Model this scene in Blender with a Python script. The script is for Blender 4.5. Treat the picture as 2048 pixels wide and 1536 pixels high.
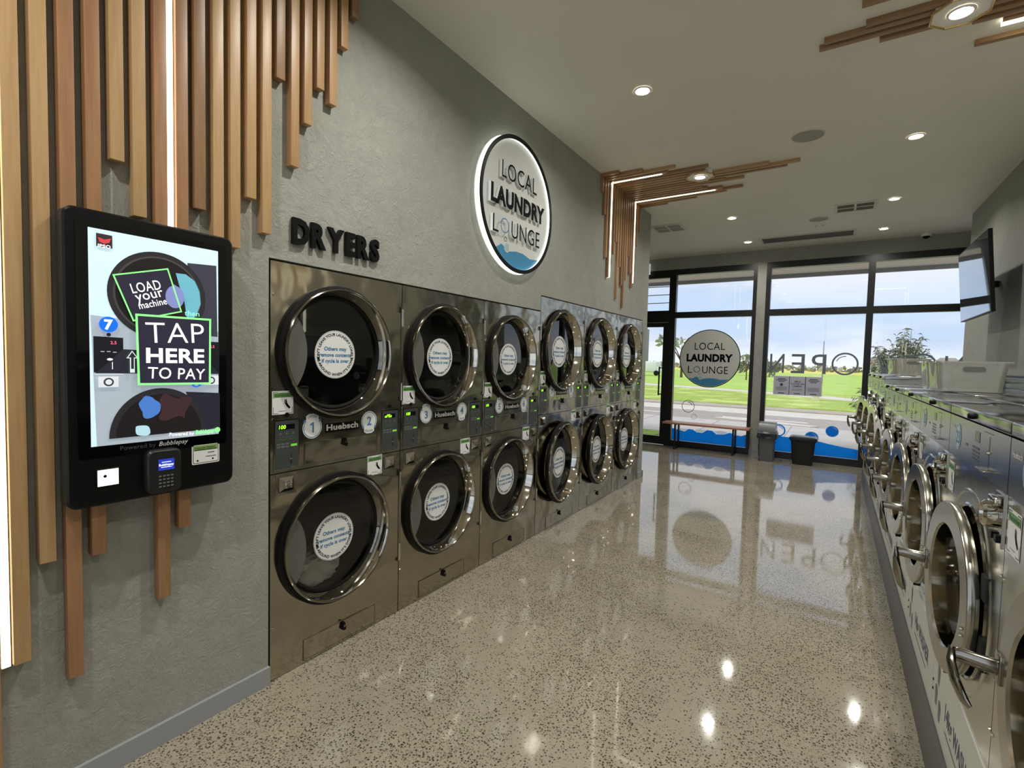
import bpy, bmesh, math, random
from mathutils import Vector, Matrix
PI=math.pi
for o in list(bpy.data.objects): bpy.data.objects.remove(o)
S=bpy.context.scene
COL=S.collection
rnd=random.Random(7)

# ---------------------------------------------------------------- camera
def cam_matrix(c,yaw,pitch,roll):
    y,p,r=[math.radians(a) for a in (yaw,pitch,roll)]
    f=Vector((math.sin(y)*math.cos(p),math.cos(y)*math.cos(p),math.sin(p)))
    rt=Vector((math.cos(y),-math.sin(y),0)); up=rt.cross(f)
    cr,sr=math.cos(r),math.sin(r)
    R2=rt*cr+up*sr; U2=-rt*sr+up*cr
    m=Matrix((R2,U2,-f)).transposed().to_4x4(); m.translation=Vector(c)
    return m
cd=bpy.data.cameras.new('camera'); cam=bpy.data.objects.new('camera',cd); COL.objects.link(cam)
cd.sensor_fit='HORIZONTAL'; cd.sensor_width=36; cd.lens=36*989.997/2048; cd.clip_start=.05; cd.clip_end=2000
cam.matrix_world=cam_matrix((2.118998,-1.261277,1.516432),-33.138425,-2.781999,1.456451)
S.camera=cam
S.view_settings.view_transform='Standard'; S.view_settings.look='None'
S.view_settings.gamma=1; S.view_settings.use_curve_mapping=False
S.view_settings.exposure=0.42
DOWN=8.5      # watts per ceiling downlight
LEDS=3.5       # strength of the strip lights
# ---------------------------------------------------------------- helpers: colour and materials
def lin(c):
    return tuple(((v/255)/12.92 if v/255<=.04045 else ((v/255+.055)/1.055)**2.4) for v in c)+(1,)
MATS={}
def mat(name,color=(200,200,200),rough=.5,metal=0,emit=0,spec=.5,alpha=1,coat=0,raw=None):
    if name in MATS: return MATS[name]
    m=bpy.data.materials.new(name); m.use_nodes=True; b=m.node_tree.nodes['Principled BSDF']
    c=raw if raw else lin(color)
    b.inputs['Base Color'].default_value=c; b.inputs['Roughness'].default_value=rough
    b.inputs['Metallic'].default_value=metal; b.inputs['Specular IOR Level'].default_value=spec
    b.inputs['Coat Weight'].default_value=coat
    if emit: b.inputs['Emission Color'].default_value=c; b.inputs['Emission Strength'].default_value=emit
    if alpha<1: b.inputs['Alpha'].default_value=alpha
    MATS[name]=m; return m
class NT:
    def __init__(s,m): s.t=m.node_tree; s.b=s.t.nodes['Principled BSDF']
    def n(s,ty,**k):
        x=s.t.nodes.new(ty)
        for a,v in k.items():
            if a=='inp':
                for i,vv in v.items(): x.inputs[i].default_value=vv
            else: setattr(x,a,v)
        return x
    def l(s,a,b): s.t.links.new(a,b)
    def coord(s,kind='Object',scale=(1,1,1),loc=(0,0,0),rot=(0,0,0)):
        c=s.n('ShaderNodeTexCoord'); mp=s.n('ShaderNodeMapping'); s.l(c.outputs[kind],mp.inputs[0])
        mp.inputs['Scale'].default_value=scale; mp.inputs['Location'].default_value=loc; mp.inputs['Rotation'].default_value=rot
        return mp.outputs[0]
    def noise(s,v,scale,detail=4,rough=.5,dist=0):
        x=s.n('ShaderNodeTexNoise',inp={'Scale':scale,'Detail':detail,'Roughness':rough,'Distortion':dist})
        s.l(v,x.inputs['Vector']); return x.outputs['Fac']
    def ramp(s,f,stops):
        r=s.n('ShaderNodeValToRGB'); e=r.color_ramp.elements
        while len(e)<len(stops): e.new(.5)
        for i,(p,c) in enumerate(stops): e[i].position=p; e[i].color=c if len(c)==4 else tuple(c)+(1,)
        s.l(f,r.inputs[0]); return r.outputs[0]
    def mix(s,f,a,b,bt='MIX'):
        x=s.n('ShaderNodeMix',data_type='RGBA',blend_type=bt)
        for v,i in ((f,0),(a,6),(b,7)):
            if hasattr(v,'links'): s.l(v,x.inputs[i])
            else: x.inputs[i].default_value=v
        return x.outputs[2]
    def math(s,op,a,b=0,c=0):
        x=s.n('ShaderNodeMath',operation=op)
        for i,v in enumerate((a,b,c)):
            if hasattr(v,'links'): s.l(v,x.inputs[i])
            else: x.inputs[i].default_value=v
        return x.outputs[0]
    def bump(s,h,strength,dist=.01,to=None):
        x=s.n('ShaderNodeBump',inp={'Strength':strength,'Distance':dist}); s.l(h,x.inputs['Height'])
        s.l(x.outputs[0],(to or s.b).inputs['Normal']); return x
def g(v): return (v,v,v,1)

def wall_mat(name,base,var=.06):
    m=mat(name,base,.75); t=NT(m); v=t.coord()
    a=t.noise(v,1.6,5,.6); b=t.noise(v,9,6,.65,.6); c=t.noise(v,55,5,.7)
    col=lin(base)
    lo=tuple(x*(1-var*2) for x in col[:3])+(1,); hi=tuple(min(1,x*(1+var*2)) for x in col[:3])+(1,)
    f=t.math('ADD',t.math('MULTIPLY',a,.6),t.math('MULTIPLY',b,.4))
    t.l(t.ramp(f,[(.3,lo),(.7,hi)]),t.b.inputs['Base Color'])
    vs=t.noise(t.coord(scale=(1,1,1)),14,8,.72,1.8)
    pm=t.ramp(t.noise(v,2.3,3,.5),[(.42,g(.25)),(.6,g(1))])
    tr=t.noise(t.coord(scale=(1,1,.5),rot=(.6,0,0)),38,5,.65,2.2)
    h=t.math('ADD',t.math('MULTIPLY',vs,.9),t.math('ADD',t.math('MULTIPLY',c,.2),t.math('MULTIPLY',t.math('MULTIPLY',tr,pm),.7)))
    t.bump(h,.75,.014); return m
M_WALL=wall_mat('grey_render_wall',(158,159,150))
def ceil_mat():
    m=mat('ceiling_paint',(226,222,208),.55); t=NT(m); v=t.coord()
    c=t.noise(v,2,3); col=lin((226,222,208))
    t.l(t.ramp(c,[(.3,tuple(x*.96 for x in col[:3])+(1,)),(.7,col)]),t.b.inputs['Base Color']); return m
M_CEIL=ceil_mat()
def floor_mat():
    m=mat('polished_concrete',(168,160,136),.07); t=NT(m); v=t.coord()
    big=t.noise(v,.9,5,.6); mid=t.noise(v,4,6,.6,.5); fine=t.noise(v,60,4,.6)
    base=t.ramp(big,[(.3,lin((150,145,127))),(.5,lin((161,154,134))),(.72,lin((172,162,140)))])
    base=t.mix(t.math('MULTIPLY',mid,.35),base,lin((172,166,152)))
    base=t.mix(t.math('MULTIPLY',fine,.25),base,lin((120,112,92)),'MULTIPLY')
    # exposed aggregate
    warp=t.n('ShaderNodeVectorMath',operation='ADD')
    nz=t.n('ShaderNodeTexNoise',inp={'Scale':45,'Detail':2}); t.l(v,nz.inputs['Vector'])
    sc=t.n('ShaderNodeVectorMath',operation='SCALE'); t.l(nz.outputs['Color'],sc.inputs[0]); sc.inputs['Scale'].default_value=.010
    t.l(v,warp.inputs[0]); t.l(sc.outputs[0],warp.inputs[1])
    def chips(scale,dist,pr):
        vo=t.n('ShaderNodeTexVoronoi',inp={'Scale':scale,'Randomness':1}); t.l(warp.outputs[0],vo.inputs['Vector'])
        sp=t.n('ShaderNodeSeparateColor'); t.l(vo.outputs['Color'],sp.inputs[0])
        d=t.math('LESS_THAN',vo.outputs['Distance'],dist)
        # only some cells hold a dark stone; patches of them
        patch=t.noise(v,1.7,4,.6)
        thr=t.math('MULTIPLY',t.ramp(patch,[(.33,g(0.06)),(.56,g(1))]),pr)
        return t.math('MULTIPLY',d,t.math('LESS_THAN',sp.outputs[0],thr)),sp
    c1,sp1=chips(88,.38,.75); c2,_=chips(150,.38,.6)
    stone=t.ramp(sp1.outputs[1],[(0,lin((40,36,28))),(.55,lin((66,60,46))),(.9,lin((104,92,70)))])
    base=t.mix(t.math('MULTIPLY',c2,.75),base,lin((74,68,52)))
    base=t.mix(t.math('MULTIPLY',c1,.92),base,stone)
    t.l(base,t.b.inputs['Base Color'])
    t.l(t.ramp(t.noise(v,3,6,.6),[(.3,g(.035)),(.75,g(.085))]),t.b.inputs['Roughness'])
    t.bump(t.noise(v,6,3,.5),.05,.004); t.b.inputs['IOR'].default_value=1.75
    return m
M_FLOOR=floor_mat()
def steel(name,col,rough,wave=.25,sc=(1,1,1),brush=(300,4,4)):
    m=mat(name,col,rough,1); t=NT(m)
    v=t.coord(scale=sc); w=t.noise(v,3.2,2,.4)
    br=t.noise(t.coord(scale=brush),1,3,.6)
    t.l(t.ramp(br,[(.3,g(rough*.93)),(.7,g(rough*1.07))]),t.b.inputs['Roughness'])
    t.bump(w,wave,.03); return m
M_STEEL=steel('brushed_stainless_dryer',(172,166,151),.16,.9,brush=(4,4,200))
M_WSTEEL=steel('brushed_stainless_washer',(200,202,194),.17,.25,brush=(4,200,4))
M_WPANEL=steel('washer_control_steel',(150,154,148),.24,.05,brush=(4,200,4))
M_LID=steel('washer_lid_steel',(150,150,144),.13,.05,brush=(4,200,4))
M_CHROME=mat('polished_chrome',(205,200,188),.07,1)
M_CHROMED=mat('dark_chrome',(150,145,134),.12,1)
M_RING=steel('satin_door_ring',(172,168,156),.2,.03,brush=(200,4,4))
M_BLACK=mat('black_plastic',(5,5,6),.4,spec=.2)
M_RUB=mat('black_rubber',(5,5,5),.5,spec=.25)
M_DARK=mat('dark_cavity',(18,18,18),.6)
M_FRAME=mat('black_aluminium',(17,17,18),.35)
M_DRUM=mat('drum_steel',(70,72,72),.35,.8)
M_HANDLEPLATE=mat('grey_grip_plate',(105,104,98),.45,.3)
M_WHITE=mat('white_vinyl',(228,230,228),.4)
M_GREYP=mat('grey_paint',(150,152,154),.5)
M_PLINTH=mat('plinth_grey',(92,92,90),.45)
M_SKIRT=mat('white_skirt_panel',(200,202,194),.4)
M_BLUE=mat('label_blue',(72,124,165),.4)
M_TEXT=mat('black_print',(4,4,5),.55,spec=.12)
M_GREEN=mat('label_green',(88,140,70),.4)
M_LCD=mat('lcd_dark',(30,36,28),.2)
M_DISP=mat('green_digits',(150,255,40),.4,0,1.6)
M_PANEL=mat('panel_grey',(62,66,66),.35)
M_PANEL2=mat('panel_grey_print',(98,104,100),.4)
M_VBLUE=mat('vinyl_blue',(0,125,220),.4)
M_TEAL=mat('vinyl_teal',(60,135,175),.4)
M_VGREY=mat('vinyl_grey',(196,198,190),.4)

def glass_mat(name,tint=(1,1,1,1),refl=1.0,base=.0):
    m=bpy.data.materials.new(name); m.use_nodes=True; t=m.node_tree; t.nodes.clear()
    o=t.nodes.new('ShaderNodeOutputMaterial'); tr=t.nodes.new('ShaderNodeBsdfTransparent'); gl=t.nodes.new('ShaderNodeBsdfGlossy')
    fr=t.nodes.new('ShaderNodeFresnel'); fr.inputs[0].default_value=1.5; mx=t.nodes.new('ShaderNodeMixShader')
    mu=t.nodes.new('ShaderNodeMath'); mu.operation='MULTIPLY_ADD'; mu.inputs[1].default_value=refl; mu.inputs[2].default_value=base; mu.use_clamp=True
    tr.inputs[0].default_value=tint; gl.inputs['Roughness'].default_value=.01
    t.links.new(fr.outputs[0],mu.inputs[0]); t.links.new(mu.outputs[0],mx.inputs[0]); t.links.new(tr.outputs[0],mx.inputs[1]); t.links.new(gl.outputs[0],mx.inputs[2]); t.links.new(mx.outputs[0],o.inputs[0])
    MATS[name]=m; return m
M_GLASS=glass_mat('window_glass',(.97,.98,.98,1),1.3)
M_DGLASS=glass_mat('dryer_glass',(.97,.97,.97,1),1.4,.0)
M_WGLASS=glass_mat('washer_glass',(.12,.12,.12,1),.8,.0)
M_TUB=glass_mat('clear_acrylic',(.86,.87,.86,1),1.6,.06)
def _milky():
    t=M_TUB.node_tree; o=[n for n in t.nodes if n.type=='OUTPUT_MATERIAL'][0]; mx=[n for n in t.nodes if n.type=='MIX_SHADER'][0]
    d=t.nodes.new('ShaderNodeBsdfDiffuse'); d.inputs[0].default_value=lin((222,222,214)); m2=t.nodes.new('ShaderNodeMixShader'); m2.inputs[0].default_value=.34
    t.links.new(mx.outputs[0],m2.inputs[1]); t.links.new(d.outputs[0],m2.inputs[2]); t.links.new(m2.outputs[0],o.inputs[0])
_milky()
def film(name,c,tr=.65):
    m=bpy.data.materials.new(name); m.use_nodes=True; t=m.node_tree; b=t.nodes['Principled BSDF']; o=[n for n in t.nodes if n.type=='OUTPUT_MATERIAL'][0]
    b.inputs['Base Color'].default_value=lin(c); b.inputs['Roughness'].default_value=.4
    tl=t.nodes.new('ShaderNodeBsdfTranslucent'); tl.inputs[0].default_value=lin(c); mx=t.nodes.new('ShaderNodeMixShader'); mx.inputs[0].default_value=tr
    t.links.new(b.outputs[0],mx.inputs[1]); t.links.new(tl.outputs[0],mx.inputs[2]); t.links.new(mx.outputs[0],o.inputs[0]); MATS[name]=m; return m
M_VBLUE=film('vinyl_blue_film',(10,140,240)); M_VWHITE=film('vinyl_white_film',(240,244,246)); M_VPRINT=film('vinyl_letter_film',(112,116,120),.55); M_VTEAL=film('vinyl_teal_film',(70,150,190),.3)
def wood(name,a,b,rot=(0,0,0)):
    m=mat(name,a,.42); t=NT(m)
    oi=t.n('ShaderNodeObjectInfo'); c=t.n('ShaderNodeTexCoord')
    off=t.n('ShaderNodeVectorMath',operation='ADD'); sc=t.n('ShaderNodeMath',operation='MULTIPLY'); t.l(oi.outputs['Random'],sc.inputs[0]); sc.inputs[1].default_value=37
    t.l(c.outputs['Object'],off.inputs[0]); t.l(sc.outputs[0],off.inputs[1])
    mp=t.n('ShaderNodeMapping'); t.l(off.outputs[0],mp.inputs[0]); mp.inputs['Scale'].default_value=(1,1,.06)
    gr=t.noise(mp.outputs[0],90,6,.62,.4); br=t.noise(mp.outputs[0],14,4,.6,1.2)
    f=t.math('ADD',t.math('MULTIPLY',gr,.55),t.math('MULTIPLY',br,.45))
    col=t.ramp(f,[(.32,lin(b)),(.68,lin(a))])
    mp2=t.n('ShaderNodeMapping'); t.l(off.outputs[0],mp2.inputs[0]); mp2.inputs['Scale'].default_value=(1,1,.25)
    kn=t.noise(mp2.outputs[0],7,2,.5); k=t.ramp(kn,[(.72,g(0)),(.8,g(1))])
    col=t.mix(t.math('MULTIPLY',k,.7),col,lin((96,60,32)))
    t.l(col,t.b.inputs['Base Color']); t.bump(gr,.12,.002); return m
WOODS=[wood('blackbutt_pale',(196,162,116),(172,136,92)),wood('blackbutt_honey',(184,147,104),(158,122,82)),
       wood('redgum_slat',(170,128,90),(142,102,68)),wood('brown_gum_slat',(158,122,86),(130,98,66))]
M_BENCH=wood('bench_timber',(190,140,110),(150,100,74))
M_LED=mat('led_strip',(255,250,225),.5,0,LEDS)
M_LAMP=mat('downlight_lens',(255,250,235),.5,0,22)
# ---------------------------------------------------------------- helpers: meshes
class MB:
    """collects geometry in local coordinates: x out of the face, y to the viewer's right, z up"""
    def __init__(s): s.v=[]; s.f=[]; s.m=[]; s.mats=[]; s.sm=[]
    def mi(s,m):
        if m not in s.mats: s.mats.append(m)
        return s.mats.index(m)
    def add(s,vs,fs,m,smooth=False):
        k=len(s.v); i=s.mi(m); s.v+=[tuple(v) for v in vs]
        for f in fs: s.f.append(tuple(a+k for a in f)); s.m.append(i); s.sm.append(smooth)
    def box(s,a,b,m,bev=0):
        (x0,y0,z0),(x1,y1,z1)=[min(p) if 0 else p for p in (a,b)]
        x0,x1=sorted((x0,x1)); y0,y1=sorted((y0,y1)); z0,z1=sorted((z0,z1))
        if bev>0:
            bm=bmesh.new(); bmesh.ops.create_cube(bm,size=1)
            for v in bm.verts: v.co=Vector(((x0+x1)/2+v.co.x*(x1-x0),(y0+y1)/2+v.co.y*(y1-y0),(z0+z1)/2+v.co.z*(z1-z0)))
            bmesh.ops.bevel(bm,geom=list(bm.edges),offset=bev,segments=3,profile=.5,affect='EDGES')
            bm.verts.index_update(); s.add([v.co.copy() for v in bm.verts],[[v.index for v in f.verts] for f in bm.faces],m,True); bm.free(); return
        s.add([(x0,y0,z0),(x1,y0,z0),(x1,y1,z0),(x0,y1,z0),(x0,y0,z1),(x1,y0,z1),(x1,y1,z1),(x0,y1,z1)],
              [(0,3,2,1),(4,5,6,7),(0,1,5,4),(1,2,6,5),(2,3,7,6),(3,0,4,7)],m)
    def lathe(s,prof,m,c=(0,0,0),seg=64,smooth=True,axis='x',mfun=None,sy=1):
        """profile of (x along axis, radius)"""
        vs=[]; fs=[]; n=len(prof)
        for i in range(seg):
            a=2*PI*i/seg
            for (x,r) in prof:
                p=(x,r*math.cos(a)*sy,r*math.sin(a)) if axis=='x' else ((r*math.cos(a),x,r*math.sin(a)) if axis=='y' else (r*math.cos(a),r*math.sin(a),x))
                vs.append((p[0]+c[0],p[1]+c[1],p[2]+c[2]))
        for i in range(seg):
            j=(i+1)%seg
            for k in range(n-1): fs.append((i*n+k,j*n+k,j*n+k+1,i*n+k+1))
        if mfun:
            for k in range(n-1):
                sub=[f for q,f in enumerate(fs) if q%(n-1)==k]
                base=len(s.v); 
                s.add(vs,[],m); i2=s.mi(mfun[k])
                for f in sub: s.f.append(tuple(a+base for a in f)); s.m.append(i2); s.sm.append(smooth)
        else: s.add(vs,fs,m,smooth)
    def disc(s,c,r,m,seg=48,axis='x',r2=None):
        vs=[]
        r2=r2 or r
        for i in range(seg):
            a=2*PI*i/seg
            p=(0,r*math.cos(a),r2*math.sin(a)) if axis=='x' else (r*math.cos(a),r2*math.sin(a),0)
            vs.append((p[0]+c[0],p[1]+c[1],p[2]+c[2]))
        s.add(vs,[tuple(range(seg))],m)
    def ringf(s,c,r0,r1,m,a0=0,a1=360,seg=64):
        n=max(2,int(seg*abs(a1-a0)/360)); vs=[]
        for i in range(n+1):
            a=math.radians(a0+(a1-a0)*i/n)
            for r in (r0,r1): vs.append((c[0],c[1]+r*math.cos(a),c[2]+r*math.sin(a)))
        s.add(vs,[(2*i,2*i+1,2*i+3,2*i+2) for i in range(n)],m)
    def tube(s,pts,rad,m,seg=12,cap=True):
        pts=[Vector(p) for p in pts]; rr=rad if hasattr(rad,'__len__') else [rad]*len(pts); vs=[]; fs=[]
        up=Vector((0,0,1))
        for i,p in enumerate(pts):
            d=(pts[min(i+1,len(pts)-1)]-pts[max(i-1,0)]).normalized()
            a=d.cross(up); 
            if a.length<.05: a=d.cross(Vector((0,1,0)))
            a.normalize(); b=d.cross(a)
            for k in range(seg):
                t=2*PI*k/seg; r=rr[i]
                ra,rb=(r if hasattr(r,'__len__') else (r,r)); vs.append(p+a*ra*math.cos(t)+b*rb*math.sin(t))
        for i in range(len(pts)-1):
            for k in range(seg):
                k2=(k+1)%seg; fs.append((i*seg+k,i*seg+k2,(i+1)*seg+k2,(i+1)*seg+k))
        if cap: fs+= [tuple(range(seg))[::-1],tuple(range((len(pts)-1)*seg,len(pts)*seg))]
        s.add(vs,fs,m,True)
    def poly(s,pts,x,m):
        """flat polygon facing out, points (y,z)"""
        s.add([(x,a,b) for a,b in pts],[tuple(range(len(pts)))],m)
    def rect(s,y0,z0,y1,z1,x,m): s.poly([(y0,z0),(y1,z0),(y1,z1),(y0,z1)],x,m)
    def prism(s,pts,x0,x1,m):
        n=len(pts); vs=[(x0,a,b) for a,b in pts]+[(x1,a,b) for a,b in pts]
        s.add(vs,[tuple(range(n))[::-1],tuple(range(n,2*n))]+[(i,(i+1)%n,n+(i+1)%n,n+i) for i in range(n)],m)
    def text(s,t,y,z,size,x,m,align='C',bold=0,ang=0,thick=0,mirror=False,width=None,side=None,shear=0):
        V,F=text_geo(t,bold)
        if not V: return
        x0=min(v[0] for v in V); x1=max(v[0] for v in V)
        sx=size if not width else width/(x1-x0)
        o={'C':(x0+x1)/2,'L':x0,'R':x1}[align]
        ca,sa=math.cos(math.radians(ang)),math.sin(math.radians(ang)); P=[]
        for v in V:
            a=(v[0]-o)*sx; b=v[1]*size; a+=b*shear
            if mirror: a=-a
            P.append((y+a*ca-b*sa,z+a*sa+b*ca))
        s.add([(x+thick,a,b) for a,b in P],F,m)
        if thick:
            # side walls from boundary edges
            ed={}
            for f in F:
                for i in range(len(f)):
                    e=(f[i],f[(i+1)%len(f)]); ed[e]=1
            bd=[e for e in ed if (e[1],e[0]) not in ed]
            vs=[(x+thick,a,b) for a,b in P]+[(x,a,b) for a,b in P]; n=len(P)
            s.add(vs,[(b_,a_,a_+n,b_+n) for a_,b_ in bd],side or m)
    def arctext(s,t,cy,cz,r,size,x,m,mid=90,bold=0,inner=False,squeeze=1):
        V,F=text_geo(t,bold)
        x0=min(v[0] for v in V); x1=max(v[0] for v in V); xm=(x0+x1)/2; P=[]
        for v in V:
            a=(v[0]-xm)*size*squeeze; h=v[1]*size
            if inner: th=math.radians(mid)+a/r; rr=r-h+ .36*size
            else: th=math.radians(mid)-a/r; rr=r+h-.36*size
            P.append((x,cy+rr*math.cos(th),cz+rr*math.sin(th)))
        s.add(P,F,m)
    def build(s,name,parent=None,loc=None,rot=None,struct=False):
        me=bpy.data.meshes.new(name); me.from_pydata(s.v,[],s.f)
        for m in s.mats: me.materials.append(m)
        me.polygons.foreach_set('material_index',s.m); me.polygons.foreach_set('use_smooth',s.sm); me.update(); me.set_sharp_from_angle(angle=math.radians(38))
        o=bpy.data.objects.new(name,me); COL.objects.link(o)
        if parent: o.parent=parent
        if loc: o.location=loc
        if rot: o.rotation_euler=rot
        if struct: o['kind']='structure'
        return o
TG={}
def text_geo(t,bold=0):
    k=(t,bold)
    if k in TG: return TG[k]
    cu=bpy.data.curves.new('txt','FONT'); cu.body=t; cu.size=1; cu.resolution_u=3; cu.offset=bold; cu.space_character=1.04
    ob=bpy.data.objects.new('txt',cu); COL.objects.link(ob)
    dg=bpy.context.evaluated_depsgraph_get(); dg.update()
    me=bpy.data.meshes.new_from_object(ob.evaluated_get(dg))
    V=[(v.co.x,v.co.y) for v in me.vertices]; F=[tuple(p.vertices) for p in me.polygons]
    bm=bmesh.new(); bm.from_mesh(me); bmesh.ops.remove_doubles(bm,verts=bm.verts,dist=1e-4); bm.verts.index_update()
    V=[(v.co.x,v.co.y) for v in bm.verts]; F=[tuple(v.index for v in f.verts) for f in bm.faces]; bm.free()
    # face +z in text space maps to +x (out) for (y,z) order
    F2=[]
    for f in F:
        ar=sum(V[f[i]][0]*V[f[(i+1)%len(f)]][1]-V[f[(i+1)%len(f)]][0]*V[f[i]][1] for i in range(len(f)))
        F2.append(f if ar>0 else f[::-1])
    bpy.data.objects.remove(ob); bpy.data.curves.remove(cu); bpy.data.meshes.remove(me)
    TG[k]=(V,F2); return TG[k]
def thing(name,label,cat,loc=(0,0,0),rotz=0,group=None):
    o=bpy.data.objects.new(name,None); COL.objects.link(o); o.location=loc; o.rotation_euler=(0,0,rotz)
    o.empty_display_size=.1; return tag(o,label,cat,group)
def tag(o,label,cat,group=None,kind=None):
    o['label']=label; o['category']=cat
    if group: o['group']=group
    if kind: o['kind']=kind
    return o
def copy_tree(o,parent=None):
    c=o.copy(); COL.objects.link(c)
    if parent: c.parent=parent
    for ch in list(o.children): copy_tree(ch,c)
    return c
def sheet_hole(mb,y0,y1,z0,z1,holes,x,m,seg=72):
    bm=bmesh.new(); edges=[]
    def loop(pts):
        vs=[bm.verts.new((x,a,b)) for a,b in pts]
        for i in range(len(vs)): edges.append(bm.edges.new((vs[i],vs[(i+1)%len(vs)])))
    loop([(y0,z0),(y1,z0),(y1,z1),(y0,z1)])
    for (cy,cz,r) in holes: loop([(cy+r*math.cos(2*PI*i/seg),cz+r*math.sin(2*PI*i/seg)) for i in range(seg)])
    bmesh.ops.triangle_fill(bm,use_beauty=True,use_dissolve=False,edges=edges,normal=(1,0,0))
    # drop triangles inside the holes
    for f in list(bm.faces):
        c=f.calc_center_median()
        if any((c.y-cy)**2+(c.z-cz)**2<(r*.97)**2 for cy,cz,r in holes): bm.faces.remove(f)
        elif f.normal.x<0: f.normal_flip()
    bm.verts.index_update(); mb.add([v.co.copy() for v in bm.verts],[[v.index for v in f.verts] for f in bm.faces],m); bm.free()
def wbox(name,a,b,m,struct=True,parent=None):
    mb=MB(); mb.box(a,b,m); return mb.build(name,parent,struct=struct)
# ---------------------------------------------------------------- world: bright broken cloud
def make_world():
    w=bpy.data.worlds.new('sky'); S.world=w; w.use_nodes=True; t=w.node_tree; t.nodes.clear()
    o=t.nodes.new('ShaderNodeOutputWorld'); bg=t.nodes.new('ShaderNodeBackground'); tc=t.nodes.new('ShaderNodeTexCoord')
    mp=t.nodes.new('ShaderNodeMapping'); mp.inputs['Scale'].default_value=(1,1,3.4)
    nz=t.nodes.new('ShaderNodeTexNoise'); nz.inputs['Scale'].default_value=3.4; nz.inputs['Detail'].default_value=7; nz.inputs['Roughness'].default_value=.55; nz.inputs['Distortion'].default_value=.4
    r=t.nodes.new('ShaderNodeValToRGB'); e=r.color_ramp.elements
    e[0].position=.43; e[0].color=lin((190,206,230)); e[1].position=.56; e[1].color=lin((228,230,236))
    x=e.new(.49); x.color=lin((206,214,230))
    sx=t.nodes.new('ShaderNodeSeparateXYZ'); r2=t.nodes.new('ShaderNodeValToRGB')
    r2.color_ramp.elements[0].position=.0; r2.color_ramp.elements[0].color=(1,1,1,1); r2.color_ramp.elements[1].position=.045; r2.color_ramp.elements[1].color=(0,0,0,1)
    mx=t.nodes.new('ShaderNodeMix'); mx.data_type='RGBA'
    L=t.links.new
    L(tc.outputs['Generated'],mp.inputs[0]); L(mp.outputs[0],nz.inputs['Vector']); L(nz.outputs['Fac'],r.inputs[0])
    L(tc.outputs['Generated'],sx.inputs[0]); L(sx.outputs['Z'],r2.inputs[0]); L(r2.outputs[0],mx.inputs[0]); L(r.outputs[0],mx.inputs[6]); mx.inputs[7].default_value=lin((232,240,248))
    r3=t.nodes.new('ShaderNodeValToRGB'); q=r3.color_ramp.elements; q[0].position=.03; q[0].color=(0,0,0,1); q[1].position=.17; q[1].color=(0,0,0,1); z=q.new(.085); z.color=(.75,.75,.75,1); L(sx.outputs['Z'],r3.inputs[0])
    m3=t.nodes.new('ShaderNodeMix'); m3.data_type='RGBA'; L(r3.outputs[0],m3.inputs[0]); L(mx.outputs[2],m3.inputs[6]); m3.inputs[7].default_value=lin((186,210,238)); L(m3.outputs[2],bg.inputs[0]); bg.inputs[1].default_value=.95; L(bg.outputs[0],o.inputs[0])
make_world()
sl=bpy.data.lights.new('sun','SUN'); sl.energy=1.6; sl.angle=math.radians(20); so=bpy.data.objects.new('sun',sl); COL.objects.link(so)
so.rotation_euler=(math.radians(38),0,math.radians(-60)); sl.color=(1,.96,.88)
# ---------------------------------------------------------------- room shell
H=3.456; F=7.997; T1=1.934; T2=2.064; W1=.8; W2=.878; YE=5.215
YD=2.4+3*W2+.012
wl=MB()
wl.box((-.12,-2.9,0),(0,-.006,H),M_WALL); wl.box((-.12,-.006,T1+.008),(0,2.4,H),M_WALL); wl.box((-.12,2.4,T2+.008),(0,YD,H),M_WALL)
wl.box((-.12,YD,0),(0,YE,H),M_WALL); wl.build('wall_left',struct=True)
wbox('wall_left_return',(-2.6,YE-.12,0),(-.12,YE,H),M_WALL)
wbox('wall_left_lobby',(-2.72,YE,0),(-2.6,F+.1,H),M_WALL)
wbox('wall_service',(-1.3,-2.9,0),(-1.2,YE-.12,H),M_DARK)
fl=MB(); fl.box((-2.72,-3.1,-.1),(4.6,F+.02,0),M_FLOOR); fl.build('floor',struct=True)
ce=MB(); ce.box((-2.72,-3.1,H),(4.6,F+.1,H+.15),M_CEIL); ce.build('ceiling',struct=True)
# right wall is a touch out of parallel
rw=MB(); ys=[-2.9,7.011]; fx=lambda y:3.454+.009*(5.09-y)
vs=[(fx(ys[0]),ys[0],0),(3.7,ys[0],0),(3.7,ys[1],0),(fx(ys[1]),ys[1],0)]
rw.add(vs+[(a,b,H) for a,b,c in vs],[(3,2,1,0),(4,5,6,7),(0,1,5,4),(1,2,6,5),(2,3,7,6),(3,0,4,7)],M_WALL); rw.build('wall_right',struct=True)
wbox('wall_right_alcove',(4.5,7.0,0),(4.6,F+.1,H),M_WALL)
wbox('wall_alcove_return',(3.7,6.9,0),(4.6,7.0,H),M_WALL)
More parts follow.
